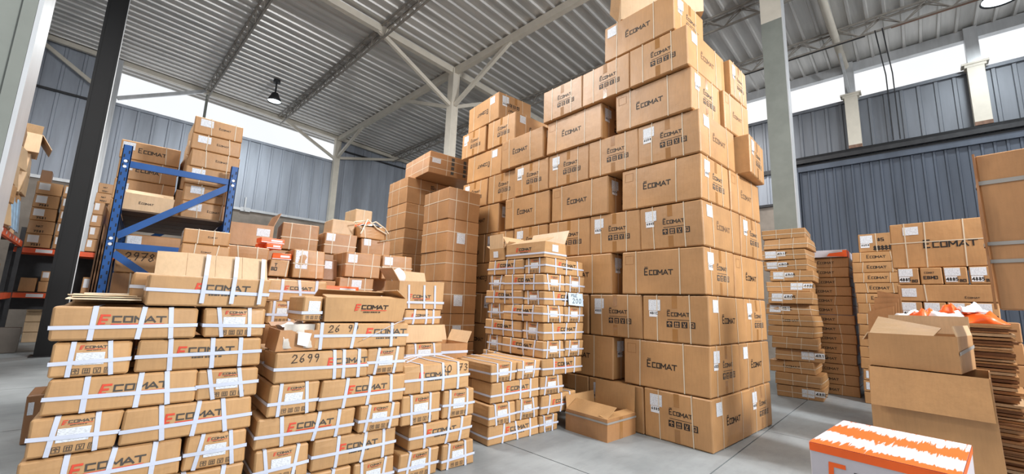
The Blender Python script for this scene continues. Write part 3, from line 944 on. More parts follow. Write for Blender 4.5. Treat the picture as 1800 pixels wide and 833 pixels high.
front = {
 1: [('E', 1.985), ('E', 2.80), ('E', 3.63), ('E', 4.46)],
 2: [('L', 1.985), ('L', 3.235), ('L', 4.34)],
 3: [('E', 1.985), ('E', 2.80), ('E', 3.63), ('E', 4.46)],
 4: [('L', 1.995), ('L', 3.25), ('L', 4.36)],
 5: [('E', 2.0), ('E', 2.81), ('E', 3.62), ('E', 4.45)],
 6: [('L', 2.0), ('L', 3.28), ('L', 4.42)],
 7: [('E', 2.0), ('E', 2.80), ('E', 3.62), ('E', 4.44)],
 8: [('L', 2.05), ('L', 3.37), ('L', 4.53)],
 9: [('E', 2.06), ('E', 2.88), ('E', 3.70)],
 10: [('L', 2.21)],
}
left = {
 1: [('E', 5.29), ('E', 6.12)],
 2: [('L', 5.60)],
 3: [('E', 5.29), ('E', 6.10)],
 4: [('L', 5.62)],
 5: [('E', 5.28), ('E', 6.11)],
 6: [('L', 5.72)],
 7: [('E', 5.26), ('E', 6.10)],
 8: [('L', 5.70)],
 9: [('E', 5.32), ('E', 6.20)],
 10: [('L', 5.76)],
}
kind = {'E': 'large symbol-and-tape carton', 'L': 'large bold-logo carton'}
for row in range(1, 11):
    items = front[row] + left[row]
    for i, (k, y0) in enumerate(items):
        wy = BW if k == 'E' else BL
        dx = BL if k == 'E' else BW
        x0 = BX + xo[row]
        isleft = y0 > 5.0
        if isleft: x0 = BX + (0.02 if row < 9 else 0.0)
        fc = dict(END_F if k == 'E' else LONG_F)
        op = {'cords': (0.24, 0.74)} if k == 'E' else {'cords': (0.2, 0.72), 'lu': 0.47 if not isleft else 0.45}
        if k == 'E' and i == 0 and row in (5, 7, 9): op['faded'] = 'ny'
        if k == 'L' and i == 0: op['faded'] = 'ny'
        if (k == 'E') and (row, i) in ((5, 2), (7, 1), (9, 0), (9, 1), (9, 2), (7, 4), (9, 3)): op['nolabel'] = 'nx'
        flip = isleft and k == 'L' and row in (4, 8, 10)
        if flip: fc['nx'] = 'longlabel'; op['pu'] = 0.74
        if row == 10 and not isleft: fc['nx'] = 'longlabel'; op['pu'] = 0.05
        tot = len(items)
        place = 'at the right corner' if i == 0 else ('%s from right corner' % ORD[i + 1])
        lab = '%s, %s row up, %s, front of tallest stack' % (kind[k], ORD[row], place)
        rz = RND.uniform(-0.006, 0.006)
        dzz = 0.0
        if isleft and row == 10: rz = -0.05
        big(lab, row, x0, x0 + dx, y0, y0 + wy, fc, dzz, rz, None, op, flip)
# second tier behind the corner, seen on the bright right-hand side
for row in range(1, 10):
    if row % 2 == 1:
        if row == 7: continue
        a, b, fc, k = 5.80 + xo[row], 6.58, {'ny': 'end'}, 'symbols'
        if row == 9: a, b = 5.72, 6.32
        big('large carton with faint side symbols, %s row up, behind corner of tallest stack' % ORD[row], row, a, b, BY + 0.01, BY + 1.1, fc, 0, RND.uniform(-.008, .008), None, {'faded': 'ny'})
    else:
        a = 5.53 + xo[row]
        a, b = (a, 6.60) if row != 8 else (5.47, 6.32)
        big('large carton with side logo, %s row up, behind corner of tallest stack' % ORD[row], row, a, b, BY + 0.01, BY + 0.83, {'ny': 'longlabel' if row in (2,) else 'long'}, 0, RND.uniform(-.008, .008), None, {'faded': 'ny' if row > 4 else None, 'lu': .5})
big('large carton twisted outward from the bright side of the tallest stack', 7, 5.80, 6.55, BY - 0.11, BY + 0.9, {'ny': 'end', 'nx': 'bare'}, 0.0, 0.10, None, {'faded': 'ny'})
# the open carton on top
fl = Vector((4.60, 3.02, 5.5505)); fr = Vector((5.27, 2.14, 5.5505))
d = (fr - fl); ln = d.length; d.normalize(); nrm = Vector((d.y * -1, d.x, 0))
if nrm.x < 0: nrm = -nrm
ctr = fl + d * ln / 2 + nrm * 0.32
ang = math.atan2(d.y, d.x)
open_box('open_carton', 'pale open carton perched crookedly on top of the tallest stack', 'carton', None, (ctr.x, ctr.y, 5.553), ang, (ln, 0.64, 0.42), {'ny': (0.25, 60), 'py': (0.25, 20), 'nx': (0.2, 40)}, CARDP, None, 0.008, 5, 0.012)

# ------------------------------------------------------------------ strapped cartons in the front row
def strapped(label, group, x0, x1, y0, y1, z0, z1, faces, opts=None, rz=0.0, mat=None, jit=0.012, bulge=0.012):
    return carton(label, 'carton', group, ((x0 + x1) / 2, (y0 + y1) / 2, z0 + 0.001), rz, (x1 - x0 - 0.010, y1 - y0 - 0.006, z1 - z0 - 0.006), faces, 'strapped', mat, None, jit, bulge, 4, False, opts, None, 'cardboard_carton', 0.012)
def pair_stack(nm, group, rows, y, ld, ed, over=1):
    """rows: list of (z0,z1,[(kind,x0,x1,opts)...])"""
    n = len(rows)
    for ri, (z0, z1, its) in enumerate(rows):
        for ii, it in enumerate(its):
            k, x0, x1 = it[:3]; op = dict(it[3]) if len(it) > 3 else {}
            dy = RND.uniform(-0.012, 0.012)
            dep = ld if k == 'L' else ed
            side = ('left' if ii == 0 else 'right') if len(its) > 1 else 'whole'
            row = '%s row from its top' % ORD[n - ri + over]
            what = 'wide logo-faced strapped carton' if k == 'L' else 'strapped carton, labelled end outward'
            note = op.pop('note', None)
            lab = note if note else '%s, %s side, %s, %s' % (what, side, row, nm)
            fc = {'ny': 'long' if k == 'L' else 'end', 'nx': 'bare'}
            strapped(lab, group, x0, x1, y + dy, y + dy + dep, z0, z1, fc, op, RND.uniform(-.012, .012))
# leftmost foreground stack
D = [(0.0, .205, [('L', -.36, .32), ('E', .325, .66)]), (.205, .405, [('E', -.34, .0), ('L', .005, .655)]),
     (.405, .615, [('L', -.35, .318), ('E', .325, .655)]), (.615, .82, [('E', -.345, .012), ('L', .02, .665)]),
     (.82, 1.015, [('L', -.31, .338, {'lu': .55}), ('E', .345, .675)]), (1.015, 1.21, [('E', -.325, .02), ('L', .035, .68)]),
     (1.21, 1.405, [('L', -.345, .305), ('E', .32, .67)])]
pair_stack('leftmost foreground stack', 'strapped cartons of the leftmost foreground stack', D, 3.33, .33, .66)
strapped('strapped carton behind the top left one, leftmost foreground stack', 'strapped cartons of the leftmost foreground stack', -.345, .30, 3.675, 4.02, 1.21, 1.41, {'nx': 'bare', 'ny': 'bare'})
strapped('strapped carton third in depth on the top left, leftmost foreground stack', 'strapped cartons of the leftmost foreground stack', -.33, .28, 4.05, 4.72, 1.21, 1.44, {'nx': 'bare', 'ny': 'bare'})
strapped('strapped carton under the third in depth, leftmost foreground stack', 'strapped cartons of the leftmost foreground stack', -.33, .28, 4.05, 4.72, 1.0, 1.207, {'nx': 'bare'})
carton('plain carton carrying the rear of the leftmost foreground stack', 'carton', None, (-.02, 4.385, 0), 0, (.6, .66, .996), {'nx': 'bare'}, 'plain', CARDB, None, .004, .004, 3, False, {'cords': ()})
ps = empty('cardboard_sheets', (-.165, 3.80, 1.428), .04, 'loose pale cardboard sheets lying on the top left of the leftmost foreground stack', 'cardboard')
for k, (dx, dy, w, dd) in enumerate(((0, 0, .32, .80), (.01, .04, .30, .74), (-.01, .12, .31, .60), (.02, .22, .26, .50))):
    m = MB()
    for i in range(3):
        a, b = -dd / 2 + dd * i / 3, -dd / 2 + dd * (i + 1) / 3
        za, zb = .008 * k + .006 * math.sin(2.2 * i + k) + .006, .008 * k + .006 * math.sin(2.2 * (i + 1) + k) + .006
        m.hexa([(dx - w / 2, dy + a, za), (dx + w / 2, dy + a, za), (dx + w / 2, dy + b, zb), (dx - w / 2, dy + b, zb), (dx - w / 2, dy + a, za + .005), (dx + w / 2, dy + a, za + .005), (dx + w / 2, dy + b, zb + .005), (dx - w / 2, dy + b, zb + .005)])
    m.out('cardboard_sheet', PALES, ps)
# the opened-and-refolded carton on top of it
r0, s0 = carton('tall-topped strapped carton crowning the leftmost foreground stack', 'carton', None, (.345, 3.52, 1.408), 0.01, (.655, .40, .19), {'ny': 'long', 'nx': 'bare'}, 'strapped', CARDS, 77, .012, .014, 5, False, {'lu': .58, 'vs': ()})
m = MB()
for i in range(4):
    a, b = -.30 + i * .1525, -.30 + (i + 1) * .1525 - 0.002
    za, zb = .150 + .004 * (i % 2), .150 + .004 * ((i + 1) % 2)
    m.hexa([(a, -.19, .188), (b, -.19, .188), (b, -.182, .188), (a, -.182, .188), (a, -.10, .188 + za), (b, -.10, .188 + zb), (b, -.09, .188 + zb), (a, -.09, .188 + za)])
m.out('raised_flap', CARDP, r0)
for u in (-.05, .11, .27):
    m = MB()
    m.bar((u, -.212, .02), (u + .004, -.212, .20), .024, .003, (0, 1, 0)); m.bar((u + .004, -.212, .198), (u + .012, -.128, .338), .024, .003, (0, 1, .5))
    m.out('strap', STRAP, r0)
strapped('strapped carton peeping out left behind the crowning one, leftmost foreground stack', None, -.06, .6, 3.75, 4.1, 1.412, 1.62, {'nx': 'bare', 'ny': 'bare'}, {'bv': .5})

# second foreground stack (with the 2699 carton)
Cs = [(0.0, .24, [('E', .74, 1.05), ('L', 1.06, 1.385), ]), ]
Cs = [(0.0, .24, [('L', .72, 1.385), ('E', 1.39, 1.735)]), (.24, .46, [('E', .715, 1.06), ('L', 1.068, 1.735)]),
      (.46, .665, [('L', .70, 1.372), ('E', 1.38, 1.73)]), (.665, .885, [('E', .745, 1.07), ('L', 1.08, 1.765)]),
      (.885, 1.10, [('L', .75, 1.425, {'hand': (.15, '2699'), 'lu': .76, 'vs': (.57, .74, .91), 'note': 'wide strapped carton hand-marked 2699, second foreground stack'}), ('E', 1.43, 1.76)])]
pair_stack('second foreground stack', 'strapped cartons of the second foreground stack', Cs, 3.30, .33, .66, 2)
for z0, z1, nm in ((.885, 1.10, '2699'), (.46, .665, 'third row')):
    strapped('strapped carton behind the %s one, second foreground stack' % nm, 'strapped cartons of the second foreground stack', .75, 1.42, 3.64, 3.97, z0, z1, {'nx': 'bare', 'ny': 'bare'})
strapped('wide strapped carton hand-marked 26 99 with a loosened strap, second foreground stack', None, 1.0, 1.765, 3.31, 3.65, 1.102, 1.305, {'ny': 'long', 'nx': 'bare'}, {'hand': (.12, '26 99'), 'lu': .74, 'vs': (.09, .40, .78)})
m = MB()
pts = [(1.46, 3.28, 1.20), (1.54, 3.26, 1.28), (1.62, 3.27, 1.33), (1.69, 3.29, 1.345)]
def ribbon(mb, pts, w, up=(0, 0, 1), mi=0):
    for a, b in zip(pts[:-1], pts[1:]): mb.bar(a, b, 0.003, w, up, mi)
    return mb
tag(ribbon(MB(), [(1.36, 3.283, 1.17), (1.47, 3.275, 1.22), (1.58, 3.27, 1.275), (1.66, 3.28, 1.305), (1.72, 3.32, 1.315)], 0.028, (0, -1, .3)).out('loose_strap', STRAP), 'loose white strap arching off the carton hand-marked 26 99', 'strap')
# damaged open carton above it, red and grey logo
r1, s1 = open_box('open_carton', 'crushed open carton with red and grey logo above the 26 99 carton', 'carton', None, (1.40, 3.52, 1.309), 0.02, (.66, .36, .19), {'py': (.14, -62), 'ny': (.13, -80), 'px': (.12, -50)}, CARDS, None, .008, 12, .022)
dk, rd = logo_red(.36, .10, .27)
decal(s1, 'ny', [(INK, dk), (RED, rd)], 'printed_logo', r1, 0.004)
r1, s1 = strapped('small strapped carton with white label left of the crushed open carton', None, .90, 1.055, 3.34, 3.72, 1.309, 1.50, {'ny': 'bare'}, {'bv': .35})
paper(s1, 'ny', .04, .15, .085, .08, r1, False)
d_, p_ = icons(.03, .03, .022, .012, 4, False); decal(s1, 'ny', [(INKG, d_)], 'handling_symbols', r1)
def blob(name, pts_fn, nu, nv, mat, label, cat, loc, parent=None, rz=0):
    V, F = [], []
    for i in range(nu):
        for j in range(nv): V.append(pts_fn(i / (nu - 1), j / (nv - 1)))
    for i in range(nu - 1):
        for j in range(nv - 1): F.append((i * nv + j, (i + 1) * nv + j, (i + 1) * nv + j + 1, i * nv + j + 1))
    o = build(name, V, F, mat, parent, None, None, True)
    o.location = loc; o.rotation_euler = (0, 0, rz)
    if label: tag(o, label, cat)
    return o
# open carton wrapped in film, left of 26 99
r1, s1 = open_box('open_carton', 'open carton wrapped in shiny film left of the 26 99 carton', 'carton', None, (.90, 3.50, 1.102), 0.0, (.26, .34, .155), {'py': (.10, 75), 'px': (.06, 60)}, CARDB, None, .008, 31, .014)
def filmf(u, v):
    x = -.10 + .2 * u; z = .02 + .17 * v
    return (x, -.178 - .012 * math.sin(9 * u + 5 * v) - .006 * math.sin(17 * u - 4 * v), z)
blob('film_wrap', filmf, 9, 7, FILM, None, None, (0, 0, 0), r1)
decal(s1, 'ny', [(PAPERW, [[(.12, .05), (.19, .03), (.20, .13), (.11, .145)]])], 'paper_slip', r1, 0.024)
def filmt(u, v):
    return (-.10 + .2 * u, -.12 + .22 * v, .165 + .035 * math.sin(6 * u) * math.sin(5 * v) + .012 * math.sin(21 * u + 3 * v))
blob('film_heap', filmt, 9, 7, WHITEP, None, None, (0, 0, 0), r1)

# strapped cartons behind the second stack
gB = 'strapped cartons behind the second foreground stack'
strapped('wide strapped carton with red logo, topmost behind the second foreground stack', gB, .855, 1.375, 4.25, 4.6, 1.445, 1.645, {'ny': 'long', 'nx': 'bare'}, {'lu': .5}, -.02)
strapped('labelled strapped carton under left half of the red-logo carton behind the second stack', gB, .86, 1.10, 4.25, 4.7, 1.24, 1.443, {'ny': 'end', 'nx': 'bare'})
strapped('labelled strapped carton under right half of the red-logo carton behind the second stack', gB, 1.115, 1.39, 4.25, 4.7, 1.24, 1.443, {'ny': 'end', 'nx': 'bare'})
carton('plain carton block under the two labelled ones behind the second foreground stack', 'carton', None, (1.12, 4.47, 0.0), 0, (.54, .44, 1.236), {'ny': 'bare'}, 'plain', CARDB, None, .004, .004, 3, False, {'cords': ()})
# the pile behind the 3073 stack
r1, s1 = open_box('open_carton', 'burst strapped carton with red logo, flap raised, above the 3073 stack', 'carton', None, (2.30, 4.22, 1.40), -.03, (.53, .36, .30), {'py': (.14, 25), 'nx': (.16, 35)}, CARDS, CARDP, .008, 44, .02)
dk, rd = logo_red(.24, .12, .26)
decal(s1, 'ny', [(INKG, dk), (RED, rd)], 'printed_logo', r1, .004)
for u in (.12, .30, .43):
    V, F = [], []; strip_on(s1, 'ny', (u, .005), (u - .015, .26), .022, .008, 4, V, F); build('strap', V, F, STRAP, r1)
band_loop(s1, .07, .024, STRAP, r1, 'strap', .010)
def foam(u, v):
    a = 2 * math.pi * u; t = math.pi * (v - .5)
    return (.085 * math.cos(t) * math.cos(a), .05 * math.cos(t) * math.sin(a), .09 * math.sin(t) * (1 + .2 * math.sin(a)) + .0)
blob('foam_insert', foam, 17, 11, WHITEP, 'white rounded foam insert poking out of the burst carton above the 3073 stack', 'packing', (2.10, 4.24, 1.735))
blob('foam_insert', lambda u, v: tuple(.75 * c for c in foam(u, v)), 17, 11, WHITEP, 'white rounded foam lump lying inside the crushed open carton', 'packing', (1.60, 3.52, 1.44), None, 1.0)
strapped('strapped carton with half-hidden logo directly below the burst carton', None, 2.10, 2.56, 4.05, 4.40, 1.235, 1.398, {'ny': 'long', 'nx': 'bare'}, {'lu': .4})
carton('plain unstrapped carton between the burst carton pile and the 3073 stack', 'carton', None, (2.33, 4.20, 1.045), 0, (.48, .40, .186), {'ny': 'bare'}, 'plain', CARDP, None, .008, .006, 4, False, {'cords': ()})
strapped('labelled strapped carton just behind the top of the 3073 stack', None, 2.12, 2.56, 3.98, 4.45, .84, 1.043, {'ny': 'end', 'nx': 'bare'})
carton('hidden-footed brown carton carrying the pile behind the 3073 stack', 'carton', None, (2.32, 4.22, 0), 0, (.50, .48, .836), {'ny': 'bare'}, 'plain', CARDB, None, .004, .004, 3, False, {'cords': ()})

# third foreground stack (hand-marked 3073)
Bs = [(0.0, .227, [('E', 1.765, 2.155), ('E', 2.19, 2.545)]), (.227, .44, [('L', 1.85, 2.50, {'lu': .48})]),
      (.44, .69, [('E', 1.75, 2.145), ('E', 2.165, 2.52)])]
pair_stack('stack hand-marked 3073', 'strapped cartons of the 3073 stack', Bs, 3.305, .36, .66)
r1, s1 = strapped('wide strapped carton hand-marked 3073 topping the third foreground stack', None, 1.76, 2.44, 3.31, 3.80, .692, .94, {'ny': 'long', 'nx': 'bare'}, {'hand': (.54, '30'), 'lu': .44})
decal(s1, 'ny', [(PENCIL, text_quads('73', .545, .165, .06, .0065, 1.2, .8, .1, .5, .04))], 'handwriting', r1, .0034)
m = MB()
for k in range(4):
    p = []
    for i in range(9):
        t = i / 8
        p.append((1.80 + .5 * t + .02 * k, 3.36 + .09 * k + .03 * math.sin(3 * t + k), .955 + .05 * math.sin(math.pi * t) * (1 - .15 * k)))
    ribbon(m, p, .018, (0, 1, 0))
tag(m.out('strap_bundle', STRAP), 'tangle of loose white straps on top of the 3073 carton', 'strap')

# low stack right of it, and the two-sided stack with the hand-written sign
gA = 'strapped cartons of the low stack'
A = [(0.0, .20, [('L', 2.92, 3.68, {'lu': .55}), ('E', 3.685, 4.00)]), (.20, .425, [('E', 2.90, 3.295), ('E', 3.305, 3.675), ('L', 3.69, 4.35)]),
     (.425, .64, [('L', 2.93, 3.67), ('E', 3.68, 4.09)]), (.64, .845, [('E', 2.915, 3.30), ('E', 3.31, 3.685), ('L', 3.695, 4.46, {'lu': .5, 'ink': INK})])]
for ri, (z0, z1, its) in enumerate(A):
    for ii, it in enumerate(its):
        k, x0, x1 = it[:3]; op = dict(it[3]) if len(it) > 3 else {}
        dy = RND.uniform(-.01, .01)
        what = 'wide logo-faced strapped carton' if k == 'L' else 'label-end strapped carton'
        strapped('%s, %s from left, %s row up, low stack by floor carton' % (what, ORD[ii + 1], ORD[ri + 1]), gA, x0, x1, 3.56 + dy, 3.56 + dy + (.37 if k == 'L' else .76), z0, z1, {'ny': 'long' if k == 'L' else 'end', 'nx': 'bare'}, op, RND.uniform(-.01, .01))
        if k == 'L' and x0 < 3:
            strapped('strapped carton behind the wide one, %s row up, low stack by floor carton' % ORD[ri + 1], gA, x0, x1, 3.945, 4.31, z0, z1, {'nx': 'end'})
strapped('strapped carton behind the second row of the low stack, partly seen below its top', gA, 4.02, 4.42, 3.95, 4.3, 0, .2, {'ny': 'bare'})
gM = 'strapped cartons of the stack with the hand-written sign'
zs = [.847, 1.055, 1.275, 1.485, 1.665, 1.88, 2.085]
for li in range(6):
    z0, z1 = zs[li], zs[li + 1]
    rw = '%s row up, stack with handwritten sign' % ORD[li + 1]
    if li % 2 == 0:
        strapped('strapped carton at the corner, %s' % rw, gM, 3.70, 4.09, 3.55, 4.32, z0, z1, {'nx': 'long', 'ny': 'end'}, {'ink': INK, 'sw': .022})
        strapped('strapped carton right of the corner, %s' % rw, gM, 4.10, 4.475 + .03 * (li == 4), 3.55, 4.32, z0, z1, {'ny': 'end'}, {'sw': .022})
        strapped('strapped carton far left, label end out, %s' % rw, gM, 3.72, 4.47, 4.33, 4.66, z0, z1, {'nx': 'end'}, {'sw': .022})
    else:
        strapped('wide strapped carton at the corner, %s' % rw, gM, 3.71, 4.47, 3.55, 3.93, z0, z1, {'nx': 'end', 'ny': 'long'}, {'ink': INK, 'sw': .022, 'lu': .55})
        strapped('wide strapped carton far left, logo out, %s' % rw, gM, 3.70, 4.08, 3.945, 4.70, z0, z1, {'nx': 'long'}, {'ink': INK, 'sw': .022})
        if li == 5: strapped('strapped carton hidden right behind, %s' % rw, gM, 4.09, 4.46, 3.945, 4.70, z0, z1, {'ny': 'bare'}, {'sw': .022})
for z0, z1, y0, y1, w in ((0, .42, 4.34, 4.72, 'lower'), (.422, .845, 4.34, 4.72, 'upper')):
    strapped('%s strapped carton at the foot of the stack with handwritten sign' % w, gM, 3.70, 4.45, y0, y1, z0, z1, {'nx': 'end'})
r1 = empty('hand_written_sign', (4.16, 3.522, 1.50), 0.0, 'pale blue card sign hand-written 200 on the two-sided strapped stack', 'sign')
m = MB(); m.hexa([(-.02, 0, .0), (.275, 0, -.015), (.275, .006, -.015), (-.02, .006, 0), (-.025, .012, .155), (.268, .012, .15), (.268, .018, .15), (-.025, .018, .155)])
m.out('card', plain('pale_blue_card', srgb(202, 220, 234), .5, 0, .03), r1)
def on_card(q): return [[(u - .02, -.002 + .012 * v / .155, v - .008 * u) for (u, v) in t] for t in q]
V, F = [], []
for t in on_card(text_quads('200', .07, .025, .06, .007, 1.25, .85, .1) + text_quads('PSUC', .05, .105, .035, .005, 1.15, .8, .1)):
    b = len(V); V += t; F.append(tuple(range(b, b + len(t))))
build('handwriting', V, F, INK, r1)
# open cartons on top
r1, s1 = open_box('open_carton', 'open carton with wide raised flap atop the stack with handwritten sign', 'carton', None, (3.91, 3.93, 2.087), 0.02, (.42, .72, .20), {'px': (.22, 25), 'nx': (.20, -68), 'py': (.17, 40)}, CARDS, CARDP, .008, 51, .012)
dk, rd = logo_red(.34, .10, .28); decal(s1, 'nx', [(INK, dk), (RED, rd)], 'printed_logo', r1, .004)
band_loop(s1, .05, .022, STRAP, r1, 'strap', .007)
paper(s1, 'ny', .14, .17, .12, .09, r1, False)
r1, s1 = open_box('open_carton', 'open carton with upright flap, left end of the sign stack top', 'carton', None, (3.90, 4.50, 2.087), -.03, (.40, .34, .17), {'nx': (.20, 4), 'ny': (.14, 55), 'py': (.10, 60)}, CARDS, CARDP, .008, 52, .012)
paper(s1, 'nx', .10, .13, .11, .09, r1, False)

# small open carton on the floor
r1, s1 = open_box('open_carton', 'small open carton standing on the floor before the tallest stack', 'carton', None, (4.363, 3.195, 0), 0.0, (.575, .61, .245), {'px': (.30, 3), 'nx': (.22, -62), 'py': (.15, 8), 'ny': (.12, -80)}, CARDB, CARDS, .008, 61, .006)
band_loop(s1, .20, .022, GREYT, r1, 'strap', .006)
decal(s1, 'ny', [(TAPE, [rect(.24, .0, .30, .24)])], 'packing_tape', r1)

# open carton and stools in the gap behind the low stack
r1, s1 = open_box('open_carton', 'open carton with long grey band in the gap left of the sign stack', 'carton', None, (2.84, 4.42, .74), 0.02, (.44, .42, .26), {'py': (.2, 20), 'px': (.15, 25), 'nx': (.22, 55)}, CARDB, CARDP, .008, 71, .014)
band_loop(s1, .16, .03, STRAP, r1, 'strap', .006)
carton('brown carton carrying the open carton in the gap left of the sign stack', 'carton', None, (2.84, 4.6, 0), 0, (.46, .5, .735), {'ny': 'bare'}, 'plain', CARDD, None, .004, .004, 3, False, {'cords': ()})
for k, (x, y) in enumerate(((3.28, 4.75), (3.42, 5.15))):
    r1 = empty('white_stool', (x, y, 0), .3 * k, ('front' if k == 0 else 'rear') + ' white tube-legged stool in the gap beside the sign stack', 'stool')
    m = MB(); m.lathe([(.001, .62), (.15, .62), (.155, .605), (.15, .59), (.001, .59)], 20); m.out('seat', WHITEP, r1, True)
    for a in range(4):
        t = math.pi / 4 + a * math.pi / 2
        m = MB(); m.tube([(.12 * math.cos(t), .12 * math.sin(t), .59), (.17 * math.cos(t), .17 * math.sin(t), .3), (.19 * math.cos(t), .19 * math.sin(t), 0)], .011, 7); m.out('leg', STEELS, r1, True)

# ------------------------------------------------------------------ tall brown column stacks left of the tallest stack
zc = [0, .42, .80, 1.28, 1.83, 2.36, 2.94, 3.51]
gT = 'cartons of the two brown column stacks'
for i in range(7):
    r1, s1 = carton('brown corded carton, %s from the top, right-hand brown column stack' % ORD[7 - i], 'carton', gT, (4.20, 6.51, zc[i]), RND.uniform(-.01, .01), (.68, .93 - .01 * i % 3, zc[i + 1] - zc[i] - .004), {'nx': 'bare', 'ny': 'bare'}, 'plain', CARDB, None, .010, .012, 4, False, {'cords': (.22, .6), 'band': .6})
    if i in (2, 3, 5): paper(s1, 'ny', .2, (zc[i + 1] - zc[i]) * .6, .18, .2, r1, False)
zc = [0, .6, 1.25, 1.9, 2.45, 3.0, 3.56, 4.14]
for i in range(7):
    r1, s1 = carton('brown corded carton, %s from the top, left-hand brown column stack' % ORD[8 - i], 'carton', gT, (4.62, 8.45, zc[i]), RND.uniform(-.01, .01), (1.24, .90, zc[i + 1] - zc[i] - .004), {'nx': 'bare', 'ny': 'bare'}, 'plain', CARDB, None, .010, .012, 4, False, {'cords': (.25, .6), 'band': .62})
    d_, p_ = icons(0, 0, .085, .03)
    hh = zc[i + 1] - zc[i]
    rot_ = lambda q: [[(.62 - v, .06 + u) for (u, v) in t] for t in q]
    decal(s1, 'ny', [(INK, rot_(d_)), (SYMB, rot_(p_))], 'handling_symbols', r1)
    decal(s1, 'ny', [(INKG, [[(.70 - v, .08 + u) for (u, v) in t] for t in logo_black(.2, .0, .34, False)])], 'printed_logo', r1)
r1, s1 = carton('long corded carton lying across the top of the brown column stacks', 'carton', None, (4.86, 7.95, 4.142), -.06, (1.35, 1.22, .47), {'nx': 'bare', 'ny': 'bare'}, 'plain', CARDB, None, .012, .012, 4, False, {'cords': (.3, .78), 'band': .72})
band_loop(s1, .12, .012, CORD, r1, 'cord', .004)
paper(s1, 'ny', .06, .33, .2, .10, r1, False)
d_, p_ = icons(0, 0, .075, .025)
for u in (.55, .85): decal(s1, 'ny', [(INKG, [[(u - v, .05 + uu) for (uu, v) in t] for t in d_])], 'handling_symbols', r1)

# ------------------------------------------------------------------ big plain cartons behind the foreground stacks
gK = 'corded cartons of the back row'
def back(label, x0, x1, y, dep, z0, z1, lab=None, rz=0.0, mat=None, band=.5, cords=(.25, .75), faces=None, jit=.012):
    r_, s_ = carton(label, 'carton', gK, ((x0 + x1) / 2, y + dep / 2, z0 + .001), rz, (x1 - x0 - .006, dep, z1 - z0 - .004), faces or {'ny': 'bare', 'nx': 'bare'}, 'plain', mat or CARDB, None, jit, .010, 4, False, {'cords': cords, 'band': band})
    if lab:
        f, u, v, w, h = lab
        paper(s_, f, u, v, w, h, r_, False)
    return r_, s_
for k, (x0, x1) in enumerate(((.74, 1.42), (1.44, 2.3), (2.32, 3.1))):
    w = ('left', 'middle', 'right')[k]
    back('brown carton on the floor under the %s of the back row' % w, x0, x1, 5.42, .52, 0, .73, band=None, cords=())
    back('brown carton in the second layer under the %s of the back row' % w, x0, x1, 5.42, .52, .734, 1.46, band=None, cords=())
    back('brown carton on the floor under the %s of the rearmost row' % w, x0, x1, 6.14, .62, 0, .73, band=None, cords=())
    back('brown carton in the second layer under the %s of the rearmost row' % w, x0, x1, 6.14, .62, .734, 1.46, band=None, cords=())
    back('brown carton in the third layer under the %s of the rearmost row' % w, x0, x1, 6.14, .62, 1.464, 2.10, band=None, cords=())
back('corded carton with centred white label, beside the two stacked orange boxes', 1.86, 2.32, 5.40, .5, 1.464, 1.755, ('ny', .16, .26, .13, .12))
back('plain carton carrying the orange boxes at the left of the back row', .95, 1.83, 5.42, .5, 1.464, 1.70, None, band=None)
back('corded carton with big side panel and white label, right of the first stacked orange cartons', 1.92, 2.40, 5.38, .55, 1.758, 2.09, ('ny', .03, .30, .12, .11), -.02)
back('corded carton with white label at the right end of the back row', 2.42, 2.88, 5.40, .55, 1.758, 2.10, ('ny', .03, .31, .12, .11), -.02)
back('corded carton with a tall barcode label facing front', 1.31, 1.66, 5.36, .5, 1.705, 2.05, ('ny', .02, .33, .13, .22), -.03, CARD)
back('small darker carton with label squeezed right of the barcode carton', 1.70, 1.90, 5.60, .3, 1.705, 1.98, ('ny', .02, .25, .1, .1), 0, CARDD, None, ())
r1, s1 = back('carton with two print marks under the first orange cartons', 1.06, 1.27, 5.36, .4, 1.705, 1.905, None, 0, CARD, None, (.9,))
decal(s1, 'ny', [(INK, text_quads('BO', .02, .07, .035, .009))], 'printed_marks', r1)
decal(s1, 'ny', [(INK, text_quads('T', .05, .12, .03, .008))], 'printed_marks', r1)
back('long low carton at the left end of the back row', .64, 1.04, 5.36, .5, 1.86, 2.02, None, 0, CARDB, None, (.25, .7))
back('brown carton filling under the long low carton of the back row', .64, .94, 5.42, .5, 1.464, 1.856, None, 0, CARDD, None, ())
# orange cartons
def orange(label, x, y, z, w, d, h, rz, wl=True):
    r = empty('orange_carton', (x, y, z), rz, label, 'carton', 'small orange cartons')
    sh = Shape(w, d, h, RND.randrange(9999), .004, .003)
    body_mesh(sh, 'carton_body', ORANGE, r, 2)
    if wl: decal(sh, 'ny', [(PAPERW, [rect(w * .42, h * .35, w * .9, h * .7)])], 'white_print', r)
    decal(sh, 'ny', [(WHITEP, [rect(.004, .004, w - .004, .012)])], 'pale_edge', r)
    return r
orange('small orange carton, right one on the marked carton of the back row', 1.20, 5.50, 1.908, .20, .14, .075, -.15)
orange('small orange carton, lower left one at the back row', 1.03, 5.62, 2.022, .17, .12, .065, .05, False)
orange('small orange carton, middle one at the back row', 1.09, 5.45, 2.022, .16, .12, .06, -.05)
orange('small orange carton, uppermost of the left group at the back row', 1.07, 5.52, 2.09, .25, .16, .06, .1)
orange('flat orange carton with white label, upper of two beside the centred label carton', 1.72, 5.0, 1.545, .38, .3, .075, 0)
orange('flat orange carton with white label, lower of two beside the centred label carton', 1.72, 5.0, 1.465, .38, .3, .078, 0)
back('brown carton carrying the two flat orange cartons', 1.50, 1.94, 4.9, .44, .95, 1.464, None, 0, CARDD, None, ())
back('brown carton on the floor below the two flat orange cartons', 1.50, 1.94, 4.9, .44, 0, .946, None, 0, CARDD, None, ())
